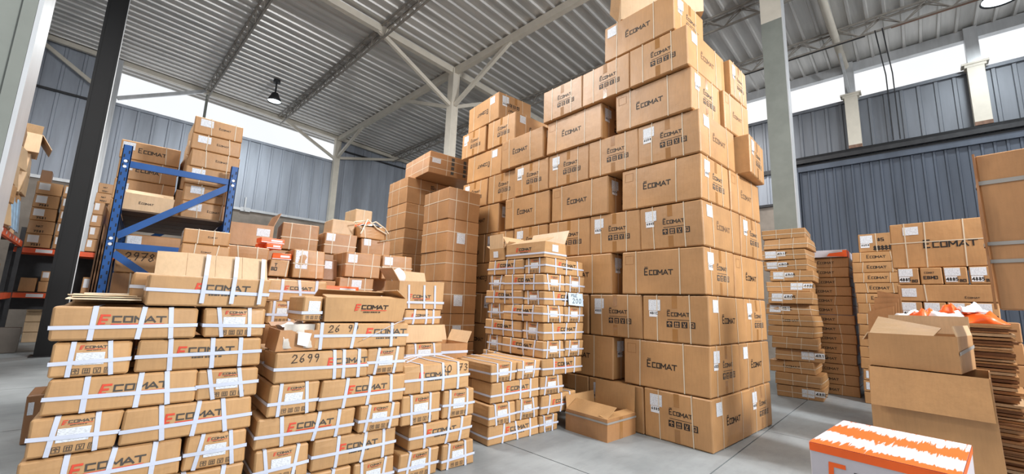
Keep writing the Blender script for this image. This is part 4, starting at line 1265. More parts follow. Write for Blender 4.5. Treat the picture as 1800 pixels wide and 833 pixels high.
# rear tier
r1, s1 = open_box('open_carton', 'brown carton with half-open corner flap beside the blue rack foot', 'carton', gK, (.97, 6.4, 2.104), .0, (.48, .5, .29), {'px': (.2, 20), 'nx': (.1, 160)}, CARDB, None, .008, 81, .015)
paper(s1, 'ny', .29, .24, .15, .10, r1, False)
back('large corded carton in the middle of the rearmost row', 1.33, 1.80, 6.10, .6, 2.104, 2.47, None, -.10, CARDB, .45)
back('corded carton with white label on its upper left, rearmost row', 1.86, 2.32, 6.12, .55, 2.104, 2.42, ('ny', .02, .30, .12, .11), -.03, CARDB, .42)
back('low corded carton with white label under the strap-tangled parcel', 2.38, 2.86, 6.12, .5, 2.104, 2.39, ('ny', .04, .28, .11, .1), 0, CARDB, None)
r1, s1 = back('pale carton at the left of the strap-tangled parcel', 1.98, 2.32, 6.25, .4, 2.422, 2.64, None, 0, CARDP, None, ())
r1, s1 = back('torn parcel tangled in loose cream straps on the rearmost row', 2.33, 2.74, 6.10, .45, 2.392, 2.58, None, .05, CARD, None, (.2,), None, .03)
m = MB()
for pts in ([(-.2, -.24, .05), (-.12, -.26, .28), (.05, -.25, .16), (.2, -.26, .10), (.22, -.26, .0), (.1, -.27, -.03)],
            [(-.15, -.25, .18), (.0, -.28, .26), (.18, -.25, .18), (.26, -.2, .12)], [(-.2, -.24, .12), (-.3, -.2, .22), (-.1, -.22, .27)]):
    m.tube(pts, .012, 6)
m.out('loose_strap', CORD, r1, True)
blob('white_wrap', lambda u, v: (-.2 + .42 * u, -.22 + .3 * v, .185 + .05 * math.sin(3 * u) * math.sin(4 * v + .5) + .015 * math.sin(15 * u)), 9, 7, WHITEP, None, None, (0, 0, 0), r1)
r1, s1 = back('pinkish carton with orange tape beside the left brown column stack', 2.42, 2.70, 6.62, .4, 2.42, 2.93, None, .1, CARDP, None, (.5,))
decal(s1, 'ny', [(ORANGE, [[(.0, .20), (.27, .30), (.27, .335), (.0, .24)]])], 'orange_tape', r1)
back('brown carton carrying the pinkish one by the brown column stack', 2.42, 2.70, 6.78, .4, 2.104, 2.416, None, 0, CARDD, None, ())

# small pair before the blue rack
r1, s1 = carton('small carton with small logo and grey edge, upper of two before the blue rack', 'carton', 'two small cartons before the blue rack', (.42, 5.16, 1.955), -.02, (.37, .45, .14), {'ny': 'logo', 'nx': 'label'}, 'flat', CARD, None, .006, .006, 4, False, {'lu': .62, 'lw': .2})
r1, s1 = carton('small carton with small logo and blue smudge, lower of two before the blue rack', 'carton', 'two small cartons before the blue rack', (.42, 5.16, 1.80), .01, (.38, .45, .15), {'ny': 'logo', 'nx': 'bare'}, 'flat', CARD, None, .006, .006, 4, False, {'lu': .5, 'lw': .2})
carton('tall carton carrying the two small logo cartons before the blue rack', 'carton', None, (.42, 5.2, 0), 0, (.42, .5, .9), {'ny': 'bare'}, 'plain', CARDB, None, .004, .004, 3, False, {'cords': ()})
carton('carton just under the two small logo cartons before the blue rack', 'carton', None, (.42, 5.2, .904), 0, (.42, .5, .892), {'ny': 'bare'}, 'plain', CARDB, None, .004, .004, 3, False, {'cords': ()})

# ------------------------------------------------------------------ blue rack
YR = 6.0
rk = empty('pallet_rack', (0, YR, 0), 0, 'blue steel pallet rack loaded with cartons before the window wall', 'rack')
def upright(x, y):
    m = MB()
    m.box(x - .038, x + .038, y - .035, y - .028, 0, 3.04); m.box(x - .038, x - .031, y - .035, y + .035, 0, 3.04); m.box(x + .031, x + .038, y - .035, y + .035, 0, 3.04)
    o = m.out('upright', BLUE, rk)
    h = MB()
    z = .1
    while z < 3.0:
        h.box(x - .024, x - .012, y - .0375, y - .035, z, z + .035); h.box(x + .012, x + .024, y - .0375, y - .035, z + .045, z + .08)
        z += .1
    p = h.out('slots', HOLE, o); p['kind'] = 'stuff'
for x in (-.305, .67):
    for y in (0.0, 2.2): upright(x, y)
for (z0, z1, k) in ((2.84, 2.84, 'cross_brace'), (2.05, 2.78, 'diagonal_brace'), (1.95, 1.95, 'cross_brace'), (1.87, 1.20, 'diagonal_brace'), (1.1, 1.1, 'cross_brace'), (.95, .3, 'diagonal_brace')):
    for y in (0.0, 2.2):
        m = MB(); m.bar((-.27, y, z0), (.64, y, z1), .03, .07, (0, 0, 1)); m.out(k, BLUE, rk)
for z in (2.34, 1.42):
    for x in (-.305, .67):
        m = MB(); m.box(x - .02, x + .02, .04, 2.16, z - .10, z); m.out('shelf_beam', BLUE, rk)
    for k in range(5):
        m = MB(); m.box(-.28, .64, .06 + .42 * k, .46 + .42 * k, z + .001, z + .02); m.out('shelf_board', SHELF, rk)
m = MB()
for x in (-.305, .67):
    for z in (2.86, 2.80, 2.02, 1.96): m.tube([(x, -.042, z), (x, -.034, z)], .016, 8)
m.out('bolts', WHITEP, rk)['kind'] = 'stuff'
gR = 'logo cartons stacked on the blue rack'
zz = [2.362, 2.575, 2.79, 3.01, 3.225, 3.43, 3.645]
nm = ['bottom', 'second', 'third', 'fourth', 'fifth', 'top']
for i in range(6):
    r1, s1 = carton('flat carton with logo, %s of the six piled right on the blue rack' % nm[i], 'carton', gR, (.475 + .008 * (i % 2), 6.50, zz[i]), -.02 * (i % 3) + .01, (.50, .62, zz[i + 1] - zz[i] - .004), {'ny': 'logo', 'nx': 'bare'}, 'flat', CARD, None, .008, .006, 4, False, {'lu': .62, 'lw': .24, 'cords': (.3, .8)})
    paper(s1, 'ny', .06, (zz[i + 1] - zz[i]) * .88, .13, .09, r1, False) if i != 3 else None
r1, s1 = open_box('open_carton', 'pale carton with lifted lid on the blue rack, left front', 'carton', None, (-.06, 6.42, 2.362), 0, (.42, .5, .20), {'ny': (.08, -55), 'nx': (.24, 15), 'py': (.1, -50), 'px': (.1, -80)}, CARDP, None, .008, 91, .014)
decal(s1, 'ny', [(INK, logo_black(.19, .10, .12, False))], 'printed_logo', r1, .004)
zz = [2.362, 2.64, 2.92, 3.19, 3.44]
for i in range(4):
    r1, s1 = carton('large flat carton, %s of four piled at the rear left of the blue rack' % ['bottom', 'second', 'third', 'topmost'][i], 'carton', gR, (-.13, 7.55, zz[i]), -.02, (.60, .66, zz[i + 1] - zz[i] - .004), {'ny': 'logo' if i in (3, 2) else 'bare', 'nx': 'bare'}, 'flat', CARD, None, .008, .006, 4, False, {'lu': .52, 'lw': .46, 'cords': (.75,)})
    if i != 0: paper(s1, 'ny', .02, .22, .12, .10, r1, False)
for i, (z0, z1) in enumerate(((2.362, 2.9), (2.904, 3.4), (3.404, 3.62), (3.622, 3.9))):
    carton('pale carton %s of the pile behind the six logo cartons on the rack' % ['at the foot', 'second', 'third', 'topmost'][i], 'carton', None, (.32 + .02 * i, 7.55, z0), .05 * (i % 2), (.27, .6, z1 - z0 - .004), {'ny': 'bare', 'nx': 'bare'}, 'plain', CARDP, None, .01, .008, 4, False, {'cords': (.5,)})
r1, s1 = carton('carton hand-marked 2978 on the lower shelf of the blue rack', 'carton', None, (.0, 6.42, 1.68), 0, (.50, .5, .28), {'ny': 'bare', 'nx': 'bare'}, 'plain', CARD, None, .008, .006, 4, False, {'cords': ()})
decal(s1, 'ny', [(PENCIL, text_quads('2978', .06, .14, .085, .009, 1.05, .72, .15, .5, .05))], 'handwriting', r1)
carton('carton under the one hand-marked 2978 on the blue rack', 'carton', None, (.0, 6.42, 1.442), 0, (.5, .5, .234), {'ny': 'bare'}, 'plain', CARDB, None, .006, .006, 4, False, {'cords': (.3, .7)})
r1, s1 = carton('low carton with bluish label on top of the one hand-marked 2978', 'carton', None, (.06, 6.45, 1.963), 0, (.5, .5, .15), {'ny': 'bare'}, 'plain', CARDB, None, .006, .006, 4, False, {'cords': ()})
paper(s1, 'ny', .0, .13, .12, .12, r1, False)
carton('big corded brown carton on the floor inside the blue rack', 'carton', None, (.16, 6.5, 0), 0, (.85, .7, .78), {'ny': 'bare'}, 'plain', CARDB, None, .006, .006, 4, False, {'cords': (.3, .7), 'band': .5})
carton('corded brown carton in the second layer inside the blue rack', 'carton', None, (.16, 6.5, .784), 0, (.85, .7, .50), {'ny': 'bare'}, 'plain', CARDB, None, .006, .006, 4, False, {'cords': (.3, .7), 'band': .6})
m = MB()
for k in range(3):
    xa = -.375 - .022 * k
    m.hexa([(xa - .012, 6.3, 0), (xa, 6.3, 0), (xa, 7.5, 0), (xa - .012, 7.5, 0), (xa + .0, 6.3, 2.0 + .2 * k), (xa + .012, 6.3, 2.0 + .2 * k), (xa + .012, 7.5, 1.9 + .25 * k), (xa + .0, 7.5, 1.9 + .25 * k)])
tag(m.out('cardboard_sheets', CARDD), 'upright brown cardboard sheets against the side of the blue rack', 'cardboard')
r1, s1 = carton('small carton with white label before the foot of the blue rack', 'carton', None, (.16, 4.95, 1.22), 0, (.18, .3, .34), {'ny': 'bare'}, 'plain', CARDB, None, .006, .006, 4, False, {'cords': ()})
paper(s1, 'ny', .05, .30, .08, .12, r1, False)
carton('brown carton carrying the small labelled one before the blue rack', 'carton', None, (.05, 5.0, 0), 0, (.3, .5, 1.216), {'ny': 'bare'}, 'plain', CARDD, None, .006, .006, 4, False, {'cords': ()})

# ------------------------------------------------------------------ orange rack at the far left (building axes)
def bcarton(label, x0, x1, y0, y1, z0, z1, mat=None, lab=True, marks=False, group='cartons on the orange rack', style='plain'):
    c = B((x0 + x1) / 2, (y0 + y1) / 2, z0 + .002)
    r_, s_ = carton(label, 'carton', group, tuple(c), TB + RND.uniform(-.02, .02), (x1 - x0 - .01, y1 - y0 - .01, z1 - z0 - .006), {'ny': 'bare'}, 'plain', mat or CARD, None, .008, .006, 2, False, {'cords': ()})
    W, Hh = s_.size('ny')
    if lab: decal(s_, 'ny', [(PAPERW, [rect(W * .1, Hh * .35, W * .52, Hh * .9)])], 'shipping_label', r_, .003)
    if marks:
        decal(s_, 'ny', [(INK, text_quads('7581', W * .25, Hh * .12, W * .11, W * .028))], 'printed_marks', r_)
        if not lab: decal(s_, 'ny', [(INK, text_quads('MAT', W * .3, Hh * .5, W * .1, W * .024))], 'printed_marks', r_)
    return r_, s_
orr = empty('pallet_rack', tuple(B(0, 15.5, 0)), TB, 'orange-beamed pallet rack facing front behind the charcoal column', 'rack')
for z in (2.42, 1.33):
    m = MB(); m.box(-1.30, 1.4, -.03, .03, z - .12, z); m.out('shelf_beam', ORANGEM, orr)
    m = MB(); m.box(-1.30, 1.4, .9, .96, z - .12, z); m.out('shelf_beam', ORANGEM, orr)
    m = MB()
    for k in range(9): m.box(-1.29 + .3 * k, -1.0 + .3 * k, .04, .89, z + .0, z + .02)
    m.out('shelf_boards', SHELF, orr)['kind'] = 'stuff'
    for k, u in enumerate((-.95, -.55, .45)):
        m = MB(); m.box(u, u + .28, -.034, -.031, z - .10, z - .02); m.out('beam_label', PAPERW, orr)
for x in (-1.34, 1.44):
    for y in (0, .93):
        m = MB(); m.box(x - .04, x + .04, y - .04, y + .04, 0, 2.9 if x > 0 else 2.5); m.out('upright', DARKST, orr)
m = MB(); m.box(-1.28, 1.38, .965, .975, .9, 2.3); m.out('shade_panel', DARKST, orr)  # dark sheet standing in for the shade between the shelves
rows = [(2.445, 2.78), (2.78, 3.12), (3.12, 3.44), (3.44, 3.78), (3.78, 4.1)]
for i, (z0, z1) in enumerate(rows):
    bcarton('carton with printed marks, %s up in the left column on the orange rack' % ORD[i + 1], -1.17, -.72, 15.5, 16.1, z0, z1, None, i in (0, 2, 3, 4), i in (0, 1, 2, 3))
    bcarton('carton with big white label, %s up in the middle column on the orange rack' % ORD[i + 1], -.70, -.38, 15.5, 16.1, z0, z1, None, True, False)
    if i < 4:
        bcarton('carton with white label, %s up just right of the charcoal column' % ORD[i + 1], -.12, .10, 15.48, 16.1, z0, z1 - .0, None, True, False)
bcarton('carton with handwriting topping the column right of the charcoal column', -.12, .24, 15.55, 16.1, 3.78, 4.05, None, False, True)
bcarton('carton with handwriting, second from top right of the charcoal column', -.10, .22, 15.55, 16.1, 4.052, 4.32, None, False, True)
bcarton('small carton on top of the left column on the orange rack', -1.15, -.95, 15.6, 16.0, 4.1, 4.42, CARDD, False, False)
for i, (z0, z1) in enumerate(((2.96, 3.34), (3.34, 3.72))):
    r1, s1 = bcarton('carton with red sticker, %s of two beside the blue rack' % ('lower', 'upper')[i], .14, .42, 15.2, 15.44, z0, z1, CARDB, False, False)
    decal(s1, 'ny', [(REDSTK, [rect(.03, .18, .23, .32)]), (PAPERW, [rect(.06, .22, .20, .29)])], 'red_sticker', r1)
carton('brown carton under the red-sticker cartons beside the blue rack', 'carton', None, tuple(B(.28, 15.3, 0)), TB, (.3, .3, 2.95), {'ny': 'bare'}, 'plain', CARDD, None, .01, .006, 2, False, {'cords': ()})
for (x0, x1, z0, z1, l, lb) in ((-1.10, -.82, 1.355, 1.70, 'brown carton standing left on the lower orange shelf', False), (-.80, -.52, 1.355, 1.62, 'carton, lower one beside the charcoal column on the lower orange shelf', False), (-.78, -.52, 1.624, 1.88, 'carton with label, upper one beside the charcoal column on the lower orange shelf', True), (-.05, .22, 1.355, 1.78, 'carton with label right of the charcoal column on the lower orange shelf', True)):
    bcarton(l, x0, x1, 15.55, 15.9, z0, z1, None, lb)
for i in range(4):
    for j in range(2):
        bcarton('pale carton far behind under the orange rack, %s up, %s one' % (ORD[i + 1], ('left', 'right')[j]), -.98 + .30 * j, -.69 + .30 * j, 17.2, 17.7, .27 * i, .27 * i + .265, CARDP, i == 3 and j == 0, False, 'pale cartons under the orange rack')
bcarton('grey carton standing on the floor at the foot of the orange rack', -1.25, -.86, 14.6, 14.9, .0, .56, plain('grey_carton', srgb(120, 112, 104), .7), False)
# side run of the rack, coming toward the camera
orl = empty('pallet_rack', tuple(B(-1.62, 13.6, 0)), TB, 'orange-beamed pallet rack running along the far left edge', 'rack')
for z in (2.55, 1.33):
    for x in (.42, -.42):
        m = MB(); m.box(x - .03, x + .03, -3.2, 1.75, z - .13, z); b_ = m.out('shelf_beam', ORANGEM, orl)
    m = MB()
    for k in range(11): m.box(-.38, .38, -3.15 + .44 * k, -2.75 + .44 * k, z + .0, z + .02)
    m.out('shelf_boards', SHELF, orl)['kind'] = 'stuff'
m = MB()
for k in range(8): m.tube([(.452, -2.9 + .55 * k, 2.49), (.458, -2.9 + .55 * k, 2.49)], .035, 8)
m.out('beam_studs', WHITEP, orl)['kind'] = 'stuff'
for x in (.42, -.42):
    for y in (-3.24, 1.79):
        m = MB(); m.box(x - .04, x + .04, y - .04, y + .04, 0, 2.9); m.out('upright', DARKST, orl)
gS = 'cartons on the left-edge rack'
k = 0
for (y0, y1, zl) in ((10.5, 11.25, (2.58, 2.95, 3.3, 3.7, 4.05)), (11.3, 12.1, (2.58, 3.0, 3.35, 3.72, 4.2)), (12.15, 12.95, (2.58, 3.0, 3.4, 3.8, 4.25, 4.6)), (13.0, 13.7, (2.58, 3.0, 3.4, 3.85, 4.3)), (13.75, 14.5, (2.58, 3.05, 3.5, 3.95, 4.4))):
    k += 1
    for i in range(len(zl) - 1):
        c = B(-1.60 + RND.uniform(-.06, .08), (y0 + y1) / 2, zl[i] + .002)
        carton('battered pale carton, %s up in the %s pile on the left-edge rack' % (ORD[i + 1], ORD[k]), 'carton', gS, tuple(c), TB + RND.uniform(-.12, .12), (.72, y1 - y0 - .04, zl[i + 1] - zl[i] - .006), {'px': 'bare', 'ny': 'bare'}, 'plain', (CARDP, CARD, CARDP)[i % 3], None, .035, .03, 3, False, {'cords': (.4,)})
r1, s1 = open_box('open_carton', 'pale open carton with drooping flap topping the left-edge rack', 'carton', None, tuple(B(-1.45, 14.0, 4.404)), TB + .1, (.62, .8, .42), {'px': (.35, 150), 'ny': (.2, 40)}, CARDP, None, .01, 93, .02)
for i, (y, h) in enumerate(((12.3, .62), (12.75, .55), (13.2, .66))):
    m = MB(); m.hexa([(-.01, -.16, 0), (.01, -.16, 0), (.01, .16, 0), (-.01, .16, 0), (-.07, -.16, h), (-.05, -.16, h), (-.05, .16, h), (-.07, .16, h)])
    o = m.out('picture_panel', LBLUE); o.location = tuple(B(-1.12, y, 2.58)); o.rotation_euler = (0, 0, TB)
    tag(o, 'pale blue picture panel, %s of three leaning on the left-edge rack' % ('nearest', 'middle', 'farthest')[i], 'panel', 'pale blue panels')
k = 0
for (y0, y1, zl) in ((10.6, 11.3, (1.355, 1.62, 1.86, 2.1)), (11.35, 12.0, (1.355, 1.58, 1.82, 2.05)), (12.1, 12.8, (1.355, 1.7, 2.0)), (12.9, 13.6, (1.355, 1.95))):
    k += 1
    for i in range(len(zl) - 1):
        c = B(-1.6 + RND.uniform(-.05, .05), (y0 + y1) / 2, zl[i] + .002)
        carton('worn carton, %s up in the %s pile on the lower left-edge shelf' % (ORD[i + 1], ORD[k]), 'carton', gS, tuple(c), TB + RND.uniform(-.1, .1), (.7, y1 - y0 - .05, zl[i + 1] - zl[i] - .006), {'px': 'label', 'ny': 'bare'}, 'plain', (CARDD, CARDB)[i % 2], None, .025, .02, 3, False, {'cords': (.4,)})
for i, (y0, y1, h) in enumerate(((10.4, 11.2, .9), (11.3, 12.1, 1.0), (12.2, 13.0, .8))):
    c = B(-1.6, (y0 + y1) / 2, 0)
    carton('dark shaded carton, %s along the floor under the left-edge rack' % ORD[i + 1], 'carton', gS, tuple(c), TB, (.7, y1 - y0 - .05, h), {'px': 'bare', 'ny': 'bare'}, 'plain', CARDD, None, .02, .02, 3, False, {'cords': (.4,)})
r1, s1 = carton('lone taped carton on the floor behind the leftmost foreground stack', 'carton', None, (-.58, 6.45, 0), .05, (.24, .5, .46), {'nx': 'label', 'ny': 'label'}, 'plain', CARDD, None, .02, .012, 4, False, {'cords': (), 'seam': True})

# ------------------------------------------------------------------ flat-carton stacks on the right
def flat_stack(nm, group, c, rz, size, zs, faces_fn, base_opts, mat=CARD, jit=.010, wob=.05, off=.04):
    n = len(zs) - 1
    for i in range(n):
        dx, dy = RND.uniform(-off, off), RND.uniform(-off, off)
        fc, op, extra = faces_fn(i)
        o = dict(base_opts); o.update(op)
        carton('flat carton%s, %s from the bottom, %s' % (extra, ORD[i + 1], nm), 'carton', group, (c[0] + dx, c[1] + dy, zs[i] + .001), rz + RND.uniform(-wob, wob), (size[0], size[1], zs[i + 1] - zs[i] - .005), fc, 'flat', mat, None, jit, .010, 4, False, o)
z1_ = [0, .21, .42, .64, .85, 1.06, 1.26, 1.46, 1.66, 1.88, 2.08, 2.28, 2.48, 2.68, 2.88, 3.06]
def f1(i):
    if i in (0, 3, 7, 8, 9, 10, 11, 12): return {'nx': 'label', 'ny': 'bare'}, {'lu': (.55 if i in (0, 3, 9) else .08), 'band': .5}, ' with white labels'
    if i in (6, 2): return {'nx': 'logo', 'ny': 'bare'}, {'lu': .5, 'band': .5}, ' with printed line'
    return {'nx': 'bare', 'ny': 'bare'}, {'band': .45}, ' with cords only'
flat_stack('battered stack beside tallest stack', 'flat cartons of the battered stack', (9.37, 2.36), .10, (.80, .70), z1_, f1, {'cords': (.35, .7)}, CARD, .018, .07, .05)
z2_ = [.0, .19, .38, .57, .76, .95, 1.13, 1.31, 1.49, 1.67, 1.85, 2.03, 2.21, 2.4, 2.6]
flat_stack('grey-taped stack under orange-white carton', 'flat cartons of the grey-taped stack', (10.6, 1.93), .06, (1.1, .62), z2_,
           lambda i: ({'nx': 'logo', 'ny': 'grey'}, {'lu': .42 if i > 10 else .3, 'lw': .42}, ' with logo'), {'cords': (.62,)}, CARD, .008, .02, .015)
r1 = empty('orange_white_carton', (10.45, 1.93, 2.602), .08, 'flat orange and white carton on top of the grey-taped stack', 'carton')
sh = Shape(.9, .62, .14, 5, .01, .004); body_mesh(sh, 'carton_body', PGREY, r1, 3)
decal(sh, 'nx', [(ORANGE, [[(.30, .02), (.61, .0), (.61, .10), (.34, .075)], rect(.55, .0, .615, .13)])], 'orange_print', r1)
decal(sh, 'ny', [(ORANGE, [rect(0, 0, .3, .13)])], 'orange_print', r1)
z3_ = [.0, .2, .39, .58, .77, .96, 1.15, 1.34, 1.53, 1.71, 1.89, 2.07, 2.25, 2.44, 2.62]
flat_stack('logo stack beside grey-taped one', 'flat cartons of the logo stack', (10.15, 1.17), .02, (1.1, .60), z3_,
           lambda i: (({'nx': 'label'}, {'lu': .06}, ' with white label') if i in (1, 2) else ({'nx': 'logo'}, {'lu': .55, 'lw': .42}, ' with logo')), {'cords': (.25, .85)}, CARD, .006, .012, .012)
for i in (10, 11): pass
r1, s1 = carton('shrink-wrapped small carton with printed codes topping the logo stack', 'carton', None, (9.95, 1.12, 2.622), -.02, (.6, .46, .33), {'nx': 'bare'}, 'plain', CARD, None, .012, .01, 4, False, {'cords': (.55,)})
paper(s1, 'nx', .03, .30, .17, .14, r1, True)
decal(s1, 'nx', [(INK, text_quads('888885', .20, .03, .07, .018, 1.0, .7) + text_quads('-8S', .22, .19, .05, .013))], 'printed_codes', r1)
# big corded carton on mixed smaller ones
gX = 'cartons under the big corded logo carton'
X4 = 7.55
zl = [0, .26, .5, .75, 1.0, 1.25, 1.48, 1.70, 1.92, 2.14]
for i in range(9):
    z0, z1 = zl[i], zl[i + 1]
    if i in (7, 5, 3, 1):
        if i == 7:
            r1, s1 = carton('long flat carton with one label between two rows of labelled small cartons', 'carton', gX, (X4 + .35, .20, z0 + .001), 0, (.7, 1.0, z1 - z0 - .005), {'nx': 'bare'}, 'plain', CARD, None, .004, .003, 4, False, {'cords': (.27,)})
            paper(s1, 'nx', .04, .17, .14, .11, r1, False)
            decal(s1, 'nx', [(INK, logo_black(.66, .055, .12, False))], 'printed_logo', r1)
            continue
    if i >= 6:
        for j in range(4):
            y1 = .69 - .215 * j
            r1, s1 = carton('small labelled carton, %s from left, %s row under the big corded carton' % (ORD[j + 1], {8: 'upper', 6: 'lower'}[i]), 'carton', gX, (X4 + .33, y1 - .105, z0 + .001), 0, (.66, .205, z1 - z0 - .005), {'nx': 'bare'}, 'plain', CARD, None, .004, .003, 3, False, {'cords': ()})
            if not (i == 8 and j == 1):
                paper(s1, 'nx', .012, .205, .135, .10, r1, False)
                decal(s1, 'nx', [(PAPERW, [rect(.015, .03, .115, .10)]), (INK, text_quads('4885', .02, .045, .035, .009, 1.1, .7))], 'code_label', r1, .0034)
                decal(s1, 'nx', [(INK, text_quads('BO', .135, .03, .03, .008))], 'printed_marks', r1)
            else:
                decal(s1, 'nx', [(INK, text_quads('EBMO', .03, .07, .035, .009, 1.2, .8))], 'printed_marks', r1)
                decal(s1, 'nx', [(INK, text_quads('COMAT', .04, .14, .02, .004, 1.2, .8))], 'printed_marks', r1)
    else:
        carton('long flat carton, %s layer from the floor under the small labelled cartons' % ORD[i + 1], 'carton', gX, (X4 + .35, .2, z0 + .001), 0, (.7, 1.0, z1 - z0 - .005), {'nx': 'bare'}, 'plain', CARDB, None, .004, .003, 3, False, {'cords': (.3,)})
r1, s1 = carton('big corded carton with bold logo on the labelled small cartons', 'carton', None, (X4 + .38, .19, 2.142), .0, (.72, 1.06, .60), {'nx': 'bare'}, 'plain', CARD, None, .018, .014, 5, False, {'cords': (.14, .31, .63, .93), 'band': .56})
decal(s1, 'nx', [(INK, logo_black(.545, .30, .46, False))], 'printed_logo', r1)
paper(s1, 'nx', .13, .55, .15, .11, r1, False)

# flattened cardboard pile with bags on top
pile = empty('cardboard_pile', (6.55, .22, 0), .0, 'tall pile of flattened cardboard behind the open cartons', 'cardboard')
z = 0.0; k = 0
while z < 1.43:
    h = RND.uniform(.016, .03)
    m = MB(); ax, ay = RND.uniform(-.03, .03), RND.uniform(-.03, .03)
    wv = RND.uniform(-.006, .006)
    m.hexa([(-.3 + ax, -.42 + ay, z), (.3 + ax, -.42 + ay, z + wv), (.3 + ax, .42 + ay, z), (-.3 + ax, .42 + ay, z + wv), (-.3 + ax, -.42 + ay, z + h), (.3 + ax, -.42 + ay, z + h + wv), (.3 + ax, .42 + ay, z + h), (-.3 + ax, .42 + ay, z + h + wv)])
    m.out('cardboard_sheet', (CARDB, CARDD, CARD, CARDP)[k % 4], pile)
    z += h + RND.uniform(.004, .012); k += 1
PILE = z
def bag(label, x, y, z, sx, sy, h, rz, mat, seed):
    r_ = random.Random(seed); a, b_, c_ = [r_.uniform(0, 6) for _ in range(3)]
    def fn(u, v):
        X = (u - .5) * sx; Y = (v - .5) * sy
        e = (1 - (2 * u - 1) ** 4) * (1 - (2 * v - 1) ** 4)
        return (X + .02 * math.sin(9 * v + a), Y + .02 * math.sin(11 * u + b_), h * e * (.55 + .45 * math.sin(7 * u + a) * math.cos(8 * v + c_)) + .012 * math.sin(23 * u + 9 * v + b_) * e + .002)
    o = blob('plastic_bag', fn, 15, 13, mat, label, 'bag', (x, y, z), None, rz)
    o['group'] = 'crumpled bags on the cardboard pile'
    md = o.modifiers.new('thickness', 'SOLIDIFY'); md.thickness = .004
    return o
zb = PILE + .01
bag('crumpled orange bag at the right end of the cardboard pile', 6.52, .02, zb, .42, .34, .16, .2, ORANGE, 3)
bag('crumpled white bag in the middle of the cardboard pile', 6.45, .26, zb + .01, .40, .34, .15, -.3, WHITEP, 4)
bag('crumpled orange bag toward the left of the cardboard pile', 6.40, .42, zb + .02, .26, .22, .13, .5, ORANGE, 5)
bag('crumpled white bag at the left end of the cardboard pile', 6.50, .52, zb, .36, .30, .12, .1, WHITEP, 6)
bag('small orange bag on top of the other bags', 6.50, .20, zb + .09, .22, .18, .11, .9, ORANGE, 7)
bag('small white bag on top of the other bags', 6.50, .06, zb + .11, .24, .16, .10, -.5, WHITEP, 8)
# torn cardboard upright behind the open cartons
m = MB()
for k in range(4):
    m.hexa([(7.0 + .06 * k, .78 - .03 * k, 0), (7.02 + .06 * k, .78 - .03 * k, 0), (7.02 + .06 * k, 1.02 - .03 * k, 0), (7.0 + .06 * k, 1.02 - .03 * k, 0), (6.95 + .06 * k, .70 - .02 * k, 1.62 + .05 * k), (6.97 + .06 * k, .70 - .02 * k, 1.62 + .05 * k), (6.97 + .06 * k, .95 - .03 * k, 1.55 + .09 * k), (6.95 + .06 * k, .95 - .03 * k, 1.55 + .09 * k)])
tag(m.out('cardboard_sheets', CARDB), 'leaning torn cardboard sheets behind the upper open carton', 'cardboard')

# two open cartons, one on the other
lo, sl = open_box('open_carton', 'tall open carton with long outer flap, carrying the smaller open one', 'carton', None, (5.45, .36, 0), .0, (.72, .76, 1.045), {'nx': (.335, 169), 'px': (.05, 170)}, CARD, None, .008, 15, .012)
up, su = open_box('open_carton', 'creased open carton with folded-in flap on the tall open one', 'carton', None, (5.50, .40, 1.048), -.10, (.72, .58, .30), {'nx': (.36, -80, 0, 0.0, .76, .09), 'px': (.17, 8), 'ny': (.09, -12), 'py': (.08, 150)}, CARD, CARDP, .008, 16, .016)
V, F = [], []
strip_on(su, 'ny', (.0, .16), (.72, .20), .03, .006, 4, V, F); build('strap', V, F, GREYT, up)

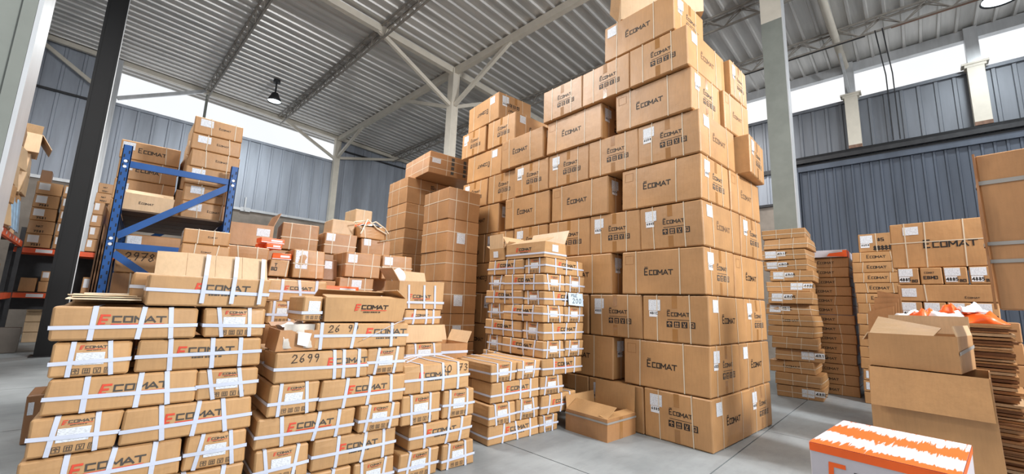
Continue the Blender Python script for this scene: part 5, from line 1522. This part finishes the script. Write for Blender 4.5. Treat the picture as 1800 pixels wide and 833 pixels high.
# tall torn carton at the right edge on a strapped upright bundle
tb, st_ = carton('tall torn carton with tape bands at the right frame edge', 'carton', None, (5.42, -.51, 1.585), -.06, (.30, .78, 1.33), {'nx': 'bare'}, 'plain', CARDB, 18, .03, .03, 6, False, {'cords': ()})
for v, w in ((1.08, .035), (.55, .03), (.40, .03)):
    band_loop(st_, v, w, GREYT, tb, 'tape_band', .006, 5)
decal(st_, 'nx', [(PAPERW, [rect(.25, .10, .42, .34)]), (INK, text_quads('B8', .26, .13, .03, .008))], 'shipping_label', tb, .02)
m = MB()
for i in range(6):
    z0 = 1.33 * i / 6; z1 = 1.33 * (i + 1) / 6
    a0 = .012 * math.sin(4 * i); a1 = .012 * math.sin(4 * (i + 1))
    m.hexa([(-.20 + a0, .40, z0), (-.17, .40, z0), (-.16, .415, z0), (-.19 + a0, .415, z0), (-.20 + a1, .40, z1), (-.17, .40, z1), (-.16, .415, z1), (-.19 + a1, .415, z1)])
m.out('torn_edge', CARDD, tb)
bt, sb = carton('upright taped carton under the tall torn one', 'carton', None, (5.50, -.61, 0), -.06, (.30, .66, 1.58), {'nx': 'bare'}, 'plain', CARDB, 19, .02, .02, 5, False, {'cords': ()})
for v in (1.40, 1.22, 1.06): band_loop(sb, v, .03, GREYT, bt, 'tape_band', .006, 5)

# orange and white carton in the foreground
og = empty('orange_white_carton', (3.46, .43, .12), -.03, 'orange and white printed carton at the bottom right of the frame', 'carton')
sh = Shape(.80, .61, .63, 8, .006, .004); body_mesh(sh, 'carton_body', PGREY, og, 4, .004)
V, F = [], []
for i in range(6):
    for j in range(6):
        b = len(V)
        for (u, v) in ((i, j), (i + 1, j), (i + 1, j + 1), (i, j + 1)): V.append(sh.at('pz', .80 * u / 6, .61 * v / 6, .002))
        F.append((b, b + 1, b + 2, b + 3))
build('printed_top', V, F, BRUSH, og)
decal(sh, 'nx', [(ORANGE, [rect(.0, .585, .61, .63)] + text_quads('E', .085, .41, .125, .024, 1.15, .6, .05))], 'orange_print', og)
decal(sh, 'ny', [(ORANGE, [rect(.0, .59, .80, .63), rect(0, 0, .04, .63)])], 'orange_print', og)
decal(sh, 'nx', [(DARKST, [rect(.20, .36, .34, .52)])], 'printed_picture', og)
carton('low carton carrying the orange and white printed one', 'carton', None, (3.46, .43, 0), -.03, (.78, .6, .118), {'nx': 'bare'}, 'plain', CARDB, None, .004, .003, 3, False, {'cords': ()})
